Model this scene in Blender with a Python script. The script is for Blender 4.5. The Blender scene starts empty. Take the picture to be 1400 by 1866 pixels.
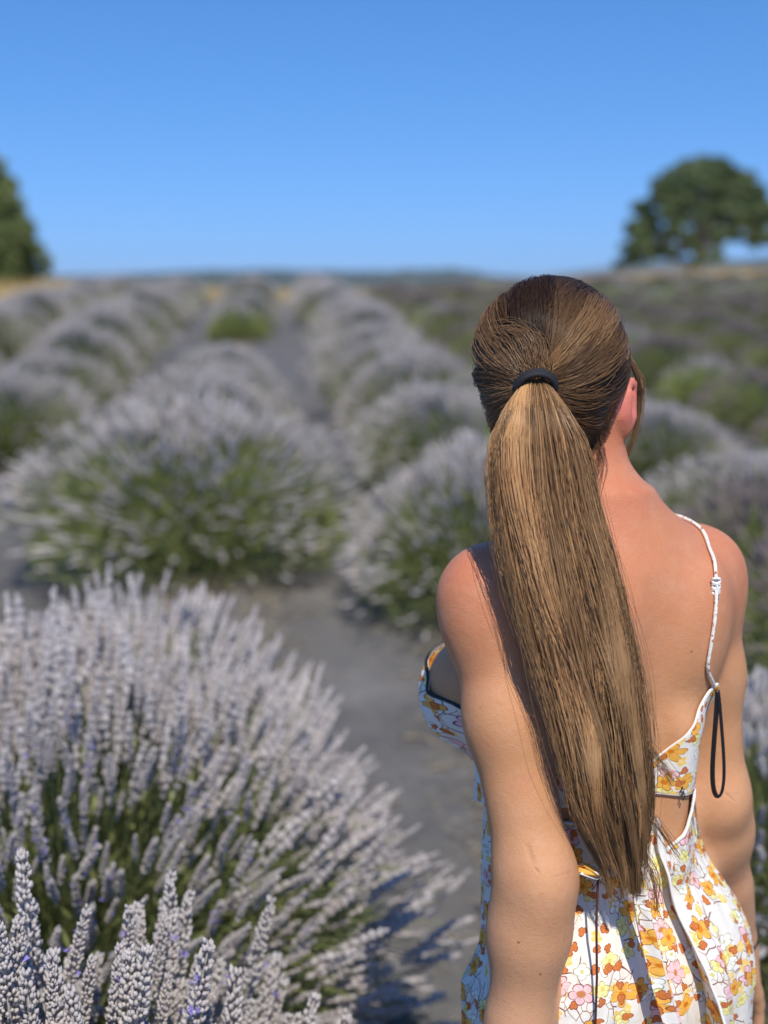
import bpy, math, random
import numpy as np
R = math.radians
random.seed(7); RNG = np.random.default_rng(7)
S = bpy.context.scene
COL = S.collection

# ---------------------------------------------------------------- camera, sky, sun, exposure
F_PX, PITCH, CAM_Z = 2300.0, R(9.2), 1.6
cam_d = bpy.data.cameras.new('camera'); cam = bpy.data.objects.new('camera', cam_d); COL.objects.link(cam)
cam.location = (0, 0, CAM_Z); cam.rotation_euler = (R(90) - PITCH, 0, 0)
cam_d.sensor_fit = 'VERTICAL'; cam_d.sensor_height = 36.0; cam_d.lens = 36.0 * F_PX / 1866.0
cam_d.clip_start = 0.05; cam_d.clip_end = 20000
cam_d.dof.use_dof = True; cam_d.dof.focus_distance = 1.31; cam_d.dof.aperture_fstop = 2.6
S.camera = cam

SUN_EL, SUN_AZ = R(54), R(10)           # azimuth measured from straight behind the camera towards the right
sun_dir = (math.sin(SUN_AZ) * math.cos(SUN_EL), -math.cos(SUN_AZ) * math.cos(SUN_EL), math.sin(SUN_EL))
w = bpy.data.worlds.new('World'); S.world = w; w.use_nodes = True
nt = w.node_tree; nt.nodes.clear()
sky = nt.nodes.new('ShaderNodeTexSky'); sky.sky_type = 'NISHITA'; sky.sun_disc = False
sky.sun_elevation = SUN_EL; sky.sun_rotation = math.atan2(sun_dir[0], sun_dir[1])
sky.altitude = 300; sky.air_density = 1.0; sky.dust_density = 0.25; sky.ozone_density = 3.2
hs = nt.nodes.new('ShaderNodeHueSaturation'); hs.inputs['Saturation'].default_value = 1.18
bg = nt.nodes.new('ShaderNodeBackground'); bg.inputs['Strength'].default_value = 0.115
wo = nt.nodes.new('ShaderNodeOutputWorld')
tc = nt.nodes.new('ShaderNodeTexCoord'); lift_ = nt.nodes.new('ShaderNodeVectorMath'); lift_.operation = 'ADD'; lift_.inputs[1].default_value = (0, 0, .10)
nt.links.new(tc.outputs['Generated'], lift_.inputs[0]); nt.links.new(lift_.outputs[0], sky.inputs['Vector'])
tn_ = nt.nodes.new('ShaderNodeMix'); tn_.data_type = 'RGBA'; tn_.blend_type = 'MULTIPLY'; tn_.inputs[0].default_value = 1; tn_.inputs[7].default_value = (.86, 1.0, 1.20, 1)
nt.links.new(sky.outputs[0], tn_.inputs[6]); nt.links.new(tn_.outputs[2], hs.inputs['Color']); nt.links.new(hs.outputs[0], bg.inputs[0]); nt.links.new(bg.outputs[0], wo.inputs[0])
sl = bpy.data.lights.new('sun', 'SUN'); sl.energy = 3.6; sl.angle = R(0.5); sl.color = (1.0, 0.925, 0.80)
so = bpy.data.objects.new('sun', sl); COL.objects.link(so)
from mathutils import Vector, Matrix
so.rotation_euler = Vector(sun_dir).to_track_quat('Z', 'Y').to_euler(); so.location = (8, -6, 10)
S.view_settings.view_transform = 'Standard'; S.view_settings.look = 'None'
S.view_settings.exposure = 0.35; S.view_settings.gamma = 1.0; S.view_settings.use_curve_mapping = False
S.cycles.max_bounces = 6; S.cycles.transparent_max_bounces = 8

# ---------------------------------------------------------------- helpers
def tag(o, label=None, cat=None, group=None, kind=None):
    if label: o['label'] = label
    if cat: o['category'] = cat
    if group: o['group'] = group
    if kind: o['kind'] = kind
    return o
def empty(name, loc=(0, 0, 0), rz=0.0):
    o = bpy.data.objects.new(name, None); COL.objects.link(o); o.location = loc; o.rotation_euler = (0, 0, rz)
    o.empty_display_size = 0.1
    return o
def link(name, me, parent=None, mats=()):
    for m in mats: me.materials.append(m)
    o = bpy.data.objects.new(name, me); COL.objects.link(o)
    if parent: o.parent = parent
    return o
def mesh(name, V, Fc, mats=(), smooth=True, tint=None, midx=None, uv=None, hue=None):
    """V (n,3); Fc an (m,k) int array or list of such arrays (tris and quads)"""
    V = np.asarray(V, np.float32).reshape(-1, 3)
    Fs = Fc if isinstance(Fc, list) else [Fc]
    Fs = [np.asarray(f, np.int32) for f in Fs if len(f)]
    me = bpy.data.meshes.new(name)
    nl = sum(f.size for f in Fs); nf = sum(len(f) for f in Fs)
    me.vertices.add(len(V)); me.vertices.foreach_set('co', V.ravel())
    me.loops.add(nl); lv = np.concatenate([f.ravel() for f in Fs]); me.loops.foreach_set('vertex_index', lv)
    me.polygons.add(nf)
    cnt = np.concatenate([np.full(len(f), f.shape[1], np.int32) for f in Fs])
    st = np.concatenate([[0], np.cumsum(cnt)[:-1]]).astype(np.int32)
    me.polygons.foreach_set('loop_start', st)
    if midx is not None: me.polygons.foreach_set('material_index', np.asarray(midx, np.int32))
    me.polygons.foreach_set('use_smooth', np.full(nf, smooth, bool))
    if tint is not None:
        a = me.attributes.new('tint', 'FLOAT', 'POINT'); a.data.foreach_set('value', np.asarray(tint, np.float32))
    if hue is not None:
        a = me.attributes.new('hue', 'FLOAT', 'POINT'); a.data.foreach_set('value', np.asarray(hue, np.float32))
    if uv is not None:
        l = me.uv_layers.new(name='UVMap'); l.data.foreach_set('uv', np.asarray(uv, np.float32)[lv].ravel())
    me.update(calc_edges=True)
    for m in mats: me.materials.append(m)
    return me
class MB:
    """collects pieces into one mesh"""
    def __init__(s): s.V = []; s.F = {3: [], 4: []}; s.M = {3: [], 4: []}; s.T = []; s.H = []; s.n = 0
    def add(s, V, F, m=0, t=0.5, h=0.5):
        V = np.asarray(V, float).reshape(-1, 3); F = np.asarray(F, int)
        if not len(F): return
        s.V.append(V); k = F.shape[1]; s.F[k].append(F + s.n); s.M[k].append(np.full(len(F), m))
        s.T.append(np.broadcast_to(np.asarray(t, float), (len(V),))); s.H.append(np.broadcast_to(np.asarray(h, float), (len(V),))); s.n += len(V)
    def mesh(s, name, mats, smooth=True, only=None):
        Fs = []; Ms = []
        for k in (3, 4):
            if s.F[k]:
                Fs.append(np.concatenate(s.F[k])); Ms.append(np.concatenate(s.M[k]))
        return mesh(name, np.concatenate(s.V), Fs, mats, smooth, np.concatenate(s.T), np.concatenate(Ms), None, np.concatenate(s.H))
def norm(a): return a / np.maximum(np.linalg.norm(a, axis=-1, keepdims=True), 1e-9)
def tubes(P, rad, sides=3, caps=False):
    """P (N,K,3) polylines, rad (N,K) -> verts (N*K*sides), quads"""
    P = np.asarray(P, float); N, K, _ = P.shape; rad = np.broadcast_to(rad, (N, K))
    T = np.empty_like(P); T[:, 1:-1] = P[:, 2:] - P[:, :-2]; T[:, 0] = P[:, 1] - P[:, 0]; T[:, -1] = P[:, -1] - P[:, -2]
    T = norm(T)
    ref = np.where(np.abs(T[..., 2:3]) > 0.93, np.array([1.0, 0.1, 0]), np.array([0, 0.0, 1.0]))
    ref = np.broadcast_to(ref[:, :1], T.shape) if K > 1 else ref
    A = norm(np.cross(ref, T)); B = np.cross(T, A)
    an = np.arange(sides) * 2 * math.pi / sides
    V = P[:, :, None, :] + rad[:, :, None, None] * (A[:, :, None, :] * np.cos(an)[None, None, :, None] + B[:, :, None, :] * np.sin(an)[None, None, :, None])
    i = (np.arange(N)[:, None, None] * K + np.arange(K - 1)[None, :, None]) * sides
    j = np.arange(sides)[None, None, :]; j2 = (j + 1) % sides
    Q = np.stack([i + j, i + j2, i + sides + j2, i + sides + j], -1).reshape(-1, 4)
    return V.reshape(-1, 3), Q

# ---------------------------------------------------------------- node material helpers
class NM:
    def __init__(s, name):
        s.m = bpy.data.materials.new(name); s.m.use_nodes = True; s.t = s.m.node_tree; s.t.nodes.clear()
        s.out = s.N('ShaderNodeOutputMaterial'); s.b = s.N('ShaderNodeBsdfPrincipled'); s.L(s.b.outputs[0], s.out.inputs['Surface'])
    def N(s, t, **kw):
        n = s.t.nodes.new(t)
        for k, v in kw.items(): setattr(n, k, v)
        return n
    def L(s, a, b): s.t.links.new(a, b)
    def val(s, inp, v):
        if isinstance(v, bpy.types.NodeSocket): s.L(v, inp)
        elif isinstance(v, (tuple, list)) and len(v) == 3 and inp.type == 'RGBA': inp.default_value = (*v, 1)
        else: inp.default_value = v
    def math(s, op, a, b=0.0, c=None, clamp=False):
        n = s.N('ShaderNodeMath', operation=op, use_clamp=clamp); s.val(n.inputs[0], a); s.val(n.inputs[1], b)
        if c is not None: s.val(n.inputs[2], c)
        return n.outputs[0]
    def mix(s, f, a, b, mode='MIX'):
        n = s.N('ShaderNodeMix', data_type='RGBA', blend_type=mode); s.val(n.inputs[0], f); s.val(n.inputs[6], a); s.val(n.inputs[7], b); return n.outputs[2]
    def coord(s, k='Object'): return s.N('ShaderNodeTexCoord').outputs[k]
    def noise(s, vec, scale, detail=4, rough=.55, out=0, dist=0.0):
        n = s.N('ShaderNodeTexNoise'); s.L(vec, n.inputs['Vector']); n.inputs['Scale'].default_value = scale
        n.inputs['Detail'].default_value = detail; n.inputs['Roughness'].default_value = rough; n.inputs['Distortion'].default_value = dist; return n.outputs[out]
    def ramp(s, f, lo, hi, a=0.0, b=1.0):
        n = s.N('ShaderNodeMapRange'); s.val(n.inputs[0], f); n.inputs[1].default_value = lo; n.inputs[2].default_value = hi
        n.inputs[3].default_value = a; n.inputs[4].default_value = b; n.clamp = True; return n.outputs[0]
    def scale(s, vec, v):
        n = s.N('ShaderNodeMapping'); s.L(vec, n.inputs[0]); n.inputs['Scale'].default_value = v; return n.outputs[0]
    def attr(s, name): return s.N('ShaderNodeAttribute', attribute_name=name).outputs['Fac']
    def orand(s): return s.N('ShaderNodeObjectInfo').outputs['Random']
    def set(s, **kw):
        for k, v in kw.items(): s.val(s.b.inputs[k.replace('_', ' ')], v)
    def bump(s, h, strength=.3, dist=.01):
        n = s.N('ShaderNodeBump'); s.L(h, n.inputs['Height']); n.inputs['Strength'].default_value = strength; n.inputs['Distance'].default_value = dist
        s.L(n.outputs[0], s.b.inputs['Normal'])

def simple(name, col, rough=.6, **kw):
    n = NM(name); n.set(Base_Color=col, Roughness=rough, **kw); return n.m

def hair_mat():
    n = NM('hair'); t = n.attr('tint'); h = n.attr('hue')
    dark = (0.045, 0.021, 0.011); mid = (0.30, 0.165, 0.078); gold = (0.86, 0.54, 0.255)
    c = n.mix(n.ramp(t, 0, .5), dark, mid); c = n.mix(n.ramp(t, .5, 1), c, gold)
    c = n.mix(n.math('MULTIPLY', h, .10), c, (0.30, 0.235, 0.175))
    n.set(Base_Color=c, Roughness=.36, Specular_IOR_Level=.5)
    tr = n.N('ShaderNodeBsdfTranslucent'); n.L(c, tr.inputs[0]); mx = n.N('ShaderNodeMixShader'); mx.inputs[0].default_value = .38
    n.L(n.b.outputs[0], mx.inputs[1]); n.L(tr.outputs[0], mx.inputs[2]); n.L(mx.outputs[0], n.out.inputs['Surface'])
    return n.m
def skin_mat():
    n = NM('skin'); c = n.coord('Object')
    geo = n.N('ShaderNodeNewGeometry'); sep = n.N('ShaderNodeSeparateXYZ'); n.L(c, sep.inputs[0])
    base = n.mix(n.noise(c, 9, 4, .6), (0.62, 0.315, 0.150), (0.56, 0.265, 0.120))
    red = n.math('MULTIPLY', n.ramp(sep.outputs[2], 1.18, 1.38), n.ramp(n.noise(c, 5, 3), .35, .6, .55, 1.0))
    base = n.mix(n.math('MULTIPLY', red, .85), base, (0.58, 0.160, 0.085))
    base = n.mix(n.ramp(n.noise(c, 32, 5, .7), .45, .72, 0, .34), base, (0.66, 0.37, 0.23)); base = n.mix(n.ramp(n.noise(c, 14, 4, .65, dist=.6), .52, .75, 0, .38), base, (0.50, 0.175, 0.095))
    pal = n.ramp(sep.outputs[2], 1.10, .90); base = n.mix(n.math('MULTIPLY', pal, .55), base, (0.56, 0.315, 0.185))
    for ex in EARS:
        d_ = n.N('ShaderNodeVectorMath', operation='DISTANCE'); n.L(c, d_.inputs[0]); d_.inputs[1].default_value = ex
        base = n.mix(n.ramp(d_.outputs['Value'], .034, .022, 0, .8), base, (0.72, 0.20, 0.15))  # ears' own redness plus their backlit glow, painted into the skin colour
    fine = n.noise(c, 260, 3, .7); base = n.mix(n.ramp(fine, .58, .72, 0, .34), base, (0.40, 0.16, 0.09))
    v = n.N('ShaderNodeTexVoronoi'); n.L(c, v.inputs['Vector']); v.inputs['Scale'].default_value = 17
    base = n.mix(n.ramp(v.outputs['Distance'], .035, .022, 0, .7), base, (0.20, 0.075, 0.045))
    n.set(Base_Color=base, Roughness=n.ramp(n.noise(c, 45, 4), .3, .7, .40, .66), Specular_IOR_Level=.36,
          Subsurface_Weight=.15, Subsurface_Radius=(1.0, .35, .2), Subsurface_Scale=.012)
    cr = None
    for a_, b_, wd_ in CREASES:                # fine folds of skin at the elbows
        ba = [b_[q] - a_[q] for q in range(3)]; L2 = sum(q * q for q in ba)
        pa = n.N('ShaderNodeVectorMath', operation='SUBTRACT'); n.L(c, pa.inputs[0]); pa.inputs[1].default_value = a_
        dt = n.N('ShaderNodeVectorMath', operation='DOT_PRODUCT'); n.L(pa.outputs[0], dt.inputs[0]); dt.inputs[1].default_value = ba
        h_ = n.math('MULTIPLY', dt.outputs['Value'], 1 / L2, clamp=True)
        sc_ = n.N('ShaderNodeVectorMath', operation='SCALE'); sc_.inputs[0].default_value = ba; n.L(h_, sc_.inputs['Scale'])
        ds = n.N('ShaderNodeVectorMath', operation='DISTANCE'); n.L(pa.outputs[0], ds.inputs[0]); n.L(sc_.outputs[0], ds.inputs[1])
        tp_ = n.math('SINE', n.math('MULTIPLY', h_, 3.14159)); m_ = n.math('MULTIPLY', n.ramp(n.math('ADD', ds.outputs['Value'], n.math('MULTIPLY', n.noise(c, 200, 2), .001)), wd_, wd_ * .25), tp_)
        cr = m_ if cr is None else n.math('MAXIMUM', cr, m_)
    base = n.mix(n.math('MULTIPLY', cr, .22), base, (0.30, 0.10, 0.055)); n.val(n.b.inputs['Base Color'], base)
    v2 = n.N('ShaderNodeTexVoronoi'); n.L(c, v2.inputs['Vector']); v2.inputs['Scale'].default_value = 900
    n.bump(n.math('SUBTRACT', n.math('ADD', n.math('MULTIPLY', v2.outputs['Distance'], .6), n.math('MULTIPLY', n.noise(c, 90, 5, .65), 1.6)), n.math('MULTIPLY', cr, 2.0)), .40, .0014)
    return n.m

def floral_mat():
    """white cotton printed with orange, pink and yellow outlined blossoms on brown twigs, drawn from cell noise in the cloth's own UVs (metres)"""
    n = NM('floral_cotton'); uv = n.N('ShaderNodeUVMap').outputs[0]
    wn = n.N('ShaderNodeTexNoise'); n.L(uv, wn.inputs['Vector']); wn.inputs['Scale'].default_value = 26; wn.inputs['Detail'].default_value = 2
    sub = n.N('ShaderNodeVectorMath', operation='SUBTRACT'); n.L(wn.outputs['Color'], sub.inputs[0]); sub.inputs[1].default_value = (.5, .5, .5)
    scl = n.N('ShaderNodeVectorMath', operation='SCALE'); n.L(sub.outputs[0], scl.inputs[0]); scl.inputs['Scale'].default_value = .015
    ad = n.N('ShaderNodeVectorMath', operation='ADD'); n.L(uv, ad.inputs[0]); n.L(scl.outputs[0], ad.inputs[1]); wuv = ad.outputs[0]
    col = n.mix(n.ramp(n.noise(uv, 18, 3), .35, .7), (0.78, 0.73, 0.65), (0.83, 0.79, 0.72))
    # twigs: cell borders of a coarse distorted pattern, kept in places
    def twig(scale, off, width, cc, keep):
        nonlocal col
        mp = n.N('ShaderNodeMapping'); n.L(wuv, mp.inputs[0]); mp.inputs['Scale'].default_value = (scale * 1.5, scale, 1); mp.inputs['Location'].default_value = (off, off * .7, 0)
        v = n.N('ShaderNodeTexVoronoi', feature='DISTANCE_TO_EDGE', voronoi_dimensions='2D'); n.L(mp.outputs[0], v.inputs['Vector']); v.inputs['Scale'].default_value = 1
        k = n.ramp(n.noise(uv, 22, 1), keep, keep + .02)
        m = n.math('MULTIPLY', n.ramp(v.outputs['Distance'], width, width * .55), k)
        col = n.mix(m, col, cc)
    twig(34, 3.1, .028, (0.22, 0.075, 0.050), .49)
    twig(52, 9.3, .030, (0.36, 0.20, 0.11), .56)
    def blossom(scale, off, size, petals, fill, line, heart, thr, rnd=.85, lw=.045, depth=.30, fillop=1.0):
        nonlocal col
        mp = n.N('ShaderNodeMapping'); n.L(wuv, mp.inputs[0]); mp.inputs['Scale'].default_value = (scale, scale, 1); mp.inputs['Location'].default_value = (off, off * 1.37, 0)
        v = n.N('ShaderNodeTexVoronoi', voronoi_dimensions='2D'); n.L(mp.outputs[0], v.inputs['Vector']); v.inputs['Scale'].default_value = 1; v.inputs['Randomness'].default_value = rnd
        d = n.N('ShaderNodeVectorMath', operation='SUBTRACT'); n.L(mp.outputs[0], d.inputs[0]); n.L(v.outputs['Position'], d.inputs[1])
        s = n.N('ShaderNodeSeparateXYZ'); n.L(d.outputs[0], s.inputs[0]); rc = n.N('ShaderNodeSeparateColor'); n.L(v.outputs['Color'], rc.inputs[0])
        sy = n.math('MULTIPLY', s.outputs[1], n.math('ADD', 1.0, n.math('MULTIPLY', rc.outputs[2], .55)))
        an = n.math('ADD', n.math('ARCTAN2', sy, s.outputs[0]), n.math('MULTIPLY', rc.outputs[0], 6.28))
        r = n.math('SQRT', n.math('ADD', n.math('MULTIPLY', s.outputs[0], s.outputs[0]), n.math('MULTIPLY', sy, sy)))
        pet = n.math('ABSOLUTE', n.math('COSINE', n.math('MULTIPLY', an, petals / 2)))
        Rr = n.math('MULTIPLY', n.math('ADD', 1 - depth * 1.6, n.math('MULTIPLY', n.math('POWER', pet, .55), depth * 1.6)), n.math('MULTIPLY', size, n.math('ADD', .72, n.math('MULTIPLY', rc.outputs[2], .4))))
        e = n.math('SUBTRACT', Rr, r)
        keep = n.math('GREATER_THAN', rc.outputs[1], thr)
        ins = n.math('MULTIPLY', n.ramp(e, 0, .02), keep)
        fc = n.mix(n.ramp(n.noise(mp.outputs[0], 5, 2), .4, .6), fill, tuple(min(1, x * 1.18) for x in fill))
        col = n.mix(n.math('MULTIPLY', ins, fillop), col, fc)
        if line:
            o = n.math('MULTIPLY', n.ramp(n.math('ABSOLUTE', e), lw, lw * .45), keep)
            ray = n.math('MULTIPLY', n.math('MULTIPLY', n.ramp(pet, .16, .05), ins), keep)
            col = n.mix(n.math('MAXIMUM', o, n.math('MULTIPLY', ray, .9)), col, line)
        if heart:
            hm = n.math('MULTIPLY', n.ramp(r, size * .30, size * .2), keep); col = n.mix(hm, col, heart)
    blossom(44, 1.7, .36, 5, (0.82, 0.56, 0.16), None, (0.90, 0.70, 0.35), .52)                         # pale gold, no outline
    blossom(38, 5.2, .36, 4, (0.84, 0.83, 0.76), (0.36, 0.32, 0.17), (0.62, 0.58, 0.22), .55, lw=.028)  # outline-only white blossoms
    blossom(36, 11.4, .40, 5, (0.80, 0.74, 0.30), (0.42, 0.36, 0.16), (0.72, 0.58, 0.16), .68, lw=.026) # lemon
    blossom(29, 7.9, .44, 5, (0.80, 0.50, 0.50), (0.30, 0.10, 0.11), (0.55, 0.22, 0.08), .66, lw=.028)  # pink
    blossom(30, 14.6, .44, 5, (0.78, 0.40, 0.07), (0.30, 0.085, 0.012), (0.66, 0.20, 0.012), .58, lw=.022, depth=.36)  # orange
    blossom(62, 21.3, .36, 3, (0.56, 0.17, 0.045), (0.30, 0.07, 0.03), None, .62, lw=.04)               # rust buds
    wv = n.scale(uv, (1800, 1800, 1))
    n.set(Base_Color=col, Roughness=.75, Specular_IOR_Level=.2, Subsurface_Weight=.06, Subsurface_Radius=(1, .9, .8), Subsurface_Scale=.004)
    n.bump(n.math('ADD', n.noise(wv, 1, 1), n.math('MULTIPLY', n.noise(uv, 70, 4, .6), 3.0)), .28, .0025)
    return n.m

def leafy(name, c1, c2, sss=.0, rough=.6, extra=None):
    n = NM(name); t = n.attr('tint'); c = n.mix(t, c1, c2)
    if extra: c = n.mix(n.math('MULTIPLY', n.orand(), .6), c, extra)
    n.set(Base_Color=c, Roughness=rough, Specular_IOR_Level=.25)
    tr = n.N('ShaderNodeBsdfTranslucent'); n.L(c, tr.inputs[0]); mx = n.N('ShaderNodeMixShader'); mx.inputs[0].default_value = .36
    n.L(n.b.outputs[0], mx.inputs[1]); n.L(tr.outputs[0], mx.inputs[2]); n.L(mx.outputs[0], n.out.inputs['Surface'])
    return n.m
# ================================================================ terrain
ROW_DX = -0.0885                                   # rows run a little to the left as they climb
PITCH_ROW = 1.43; ROW0 = -0.41                     # lateral row spacing, centre of the row left of the woman's path
def row_x(i, Y): return ROW0 + i * PITCH_ROW + ROW_DX * Y
def base_z(X, Y):
    Y = np.asarray(Y, float); X = np.asarray(X, float)
    t = np.clip(Y - 12, 0, 38)
    z = 0.07 * np.clip(Y, -60, 12) - 0.098 + 0.07 * t - 0.00092 * t * t
    b = np.clip(Y - 55, 0, 400); z = z - 0.06 * b * np.clip(b / 60, 0, 1)
    g = np.clip((Y - 18) / 22, 0, 1) * np.clip((90 - Y) / 30, 0, 1)
    z = z + g * (0.30 * np.exp(-((X + 14) / 7.0) ** 2) + 0.62 * np.exp(-((X - 12) / 7.0) ** 2) - .10 * np.exp(-((X + 2) / 5.0) ** 2))
    return z
def ground_z(X, Y):
    z = base_z(X, Y)
    X = np.asarray(X, float); Y = np.asarray(Y, float)
    u = (X - ROW_DX * Y - ROW0) / PITCH_ROW
    m = 0.5 + 0.5 * np.cos(2 * np.pi * u)
    fade = np.clip((32 - Y) / 4, 0, 1) * np.clip((Y + 6) / 3, 0, 1)
    return z + 0.07 * m ** 1.5 * fade + 0.006 * np.sin(7 * X + 3 * np.sin(2.3 * Y)) * np.sin(5 * Y) * fade

def ground_mat():
    n = NM('soil'); c = n.coord('Object')
    a = n.mix(n.ramp(n.noise(c, 3, 6, .65), .3, .7), (0.11, 0.09, 0.07), (0.21, 0.18, 0.145))
    a = n.mix(n.ramp(n.noise(c, 55, 5, .7), .48, .66), a, (0.34, 0.285, 0.215))
    sep = n.N('ShaderNodeSeparateXYZ'); n.L(c, sep.inputs[0])
    gr = n.mix(n.ramp(n.noise(c, .8, 6, .65), .35, .65), (0.40, 0.29, 0.13), (0.56, 0.42, 0.20))
    lft = n.ramp(sep.outputs[0], -5.2, -6.6, 0, 11.0)
    f = n.ramp(n.math('ADD', n.math('ADD', sep.outputs[1], lft), n.math('MULTIPLY', n.noise(c, .4, 3), 3.0)), 33, 36)
    far = n.ramp(sep.outputs[1], 200, 600)
    gr = n.mix(far, gr, n.mix(n.ramp(n.noise(c, .01, 5), .4, .6), (.06, .075, .03), (.20, .17, .08)))
    n.set(Base_Color=n.mix(f, a, gr), Roughness=.95, Specular_IOR_Level=.1)
    n.bump(n.noise(c, 40, 8, .7), .8, .02)
    return n.m
def fabric_mat():
    n = NM('weed_fabric'); c = n.coord('Object')
    a = n.mix(n.ramp(n.noise(c, 2.2, 6, .65), .3, .72), (0.085, 0.083, 0.082), (0.20, 0.190, 0.180))
    a = n.mix(n.ramp(n.noise(c, 26, 6, .75), .55, .70, 0, .75), a, (0.28, 0.255, 0.22))
    wv = n.N('ShaderNodeTexWave'); n.L(c, wv.inputs[0]); wv.inputs['Scale'].default_value = 90; wv.inputs['Distortion'].default_value = .5
    n.set(Base_Color=a, Roughness=.72, Specular_IOR_Level=.35)
    n.bump(n.math('ADD', n.math('MULTIPLY', wv.outputs['Fac'], .15), n.noise(c, 14, 6, .6)), .5, .02)
    return n.m
def axis(stops):
    out = []
    for (a, b, st) in stops: out += list(np.arange(a, b, st))
    return np.array(out + [stops[-1][1]])
xs = axis([(-9000, -1500, 1500), (-1500, -200, 160), (-200, -40, 16), (-40, -14, 1.3), (-14, -3, .26), (-3, 3, .085), (3, 14, .26), (14, 40, 1.3), (40, 200, 16), (200, 1500, 160), (1500, 9000, 1500)])
ys = axis([(-3000, -200, 400), (-200, -20, 20), (-20, -1, 1.2), (-1, 8, .12), (8, 35, .4), (35, 70, 1.5), (70, 200, 12), (200, 1000, 80), (1000, 9000, 1000)])
GX, GY = np.meshgrid(xs, ys); GZ = ground_z(GX, GY)
nx, ny = len(xs), len(ys)
ii = (np.arange(ny - 1)[:, None] * nx + np.arange(nx - 1)[None, :]).ravel()
me = mesh('ground', np.stack([GX, GY, GZ], -1), np.stack([ii, ii + 1, ii + nx + 1, ii + nx], -1), [ground_mat()])
tag(link('ground', me), kind='structure')

fab = fabric_mat()
for i in range(-8, 9):                                            # the grey cloth laid in each alley between two rows
    yy = np.concatenate([np.arange(-1.5, 9, .10), np.arange(9, 31, .4)])
    k = 13; us = np.linspace(-1, 1, k)
    wv_ = .53 + .05 * np.sin(yy * 1.7 + i) + .03 * np.sin(yy * 5.3 + 2 * i)
    X = (row_x(i, yy) + PITCH_ROW / 2)[:, None] + us[None, :] * wv_[:, None]
    Yg = np.broadcast_to(yy[:, None], X.shape)
    Z = ground_z(X, Yg) + .012 + .006 * np.sin(13 * X + 4 * Yg + 2 * np.sin(3.1 * Yg)) * (1 - us[None, :] ** 2)
    a = (np.arange(len(yy) - 1)[:, None] * k + np.arange(k - 1)[None, :]).ravel()
    o = link('path', mesh('path', np.stack([X, Yg, Z], -1), np.stack([a, a + 1, a + k + 1, a + k], -1), [fab])); tag(o, kind='structure')

# ---------------------------------------------------------------- distant wooded ridges
def hill_mat():
    n = NM('wooded_hills'); c = n.coord('Object')
    n.set(Base_Color=n.mix(n.ramp(n.noise(c, .01, 6, .7), .35, .65), (.030, .050, .042), (.075, .095, .060)), Roughness=1.0, Specular_IOR_Level=.05); return n.m
hm = hill_mat()
for (D, amp, seed, prof) in [(2600, 1, 1, [(-1500, 20), (-900, 26), (-560, 60), (-380, 74), (-230, 76), (-170, 70), (-60, 69), (60, 76), (150, 78), (260, 60), (520, 50), (620, 84), (800, 104), (1500, 120)]),
                             (4200, 1, 2, [(-3000, 60), (-900, 108), (-500, 122), (-100, 120), (200, 112), (500, 100), (1000, 160), (3000, 120)])]:
    rg = np.random.default_rng(seed)
    px = np.linspace(prof[0][0], prof[-1][0], 420); hz = np.interp(px, [p[0] for p in prof], [p[1] for p in prof])
    hz = hz + sum(rg.normal() * a * np.sin(px * f + rg.uniform(0, 6)) for f, a in ((.02, 3), (.05, 2), (.13, 1.2), (.4, .9))) + rg.uniform(0, 2.5, len(px))
    rows = []
    for j, (dy, k) in enumerate([(-900, -.5), (-500, .25), (-220, .7), (-60, .93), (0, 1), (150, .9), (600, .2)]):
        rows.append(np.stack([px * (D / 2600.0 if D < 3000 else 1), np.full_like(px, D + dy) + 30 * np.sin(px * .03 + j), np.maximum(hz * k + (rg.uniform(-4, 4, len(px)) if 0 < j < 4 else 0), -60)], -1))
    V = np.array(rows); a = (np.arange(len(rows) - 1)[:, None] * 420 + np.arange(419)[None, :]).ravel()
    tag(link('hills', mesh('hills', V, np.stack([a, a + 1, a + 421, a + 420], -1), [hm])), kind='structure')

# ================================================================ lavender
lav_spike = leafy('lavender_calyx', (0.49, 0.445, 0.43), (0.83, 0.785, 0.755), rough=.8, extra=(0.60, 0.55, 0.54))
lav_stem = leafy('lavender_stem', (0.20, 0.25, 0.095), (0.42, 0.46, 0.22), rough=.6)
lav_leaf = leafy('lavender_leaf', (0.20, 0.235, 0.085), (0.52, 0.56, 0.23), rough=.6, extra=(0.50, 0.56, 0.18))
lav_petal = leafy('lavender_petal', (0.26, 0.20, 0.62), (0.42, 0.36, 0.80), rough=.6)
lav_dark = leafy('dark_lavender_calyx', (0.21, 0.165, 0.17), (0.43, 0.365, 0.365), rough=.8, extra=(0.36, 0.30, 0.28))
LM = [lav_spike, lav_stem, lav_leaf, lav_petal]; LMD = [lav_dark, lav_stem, lav_leaf, lav_petal]

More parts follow.
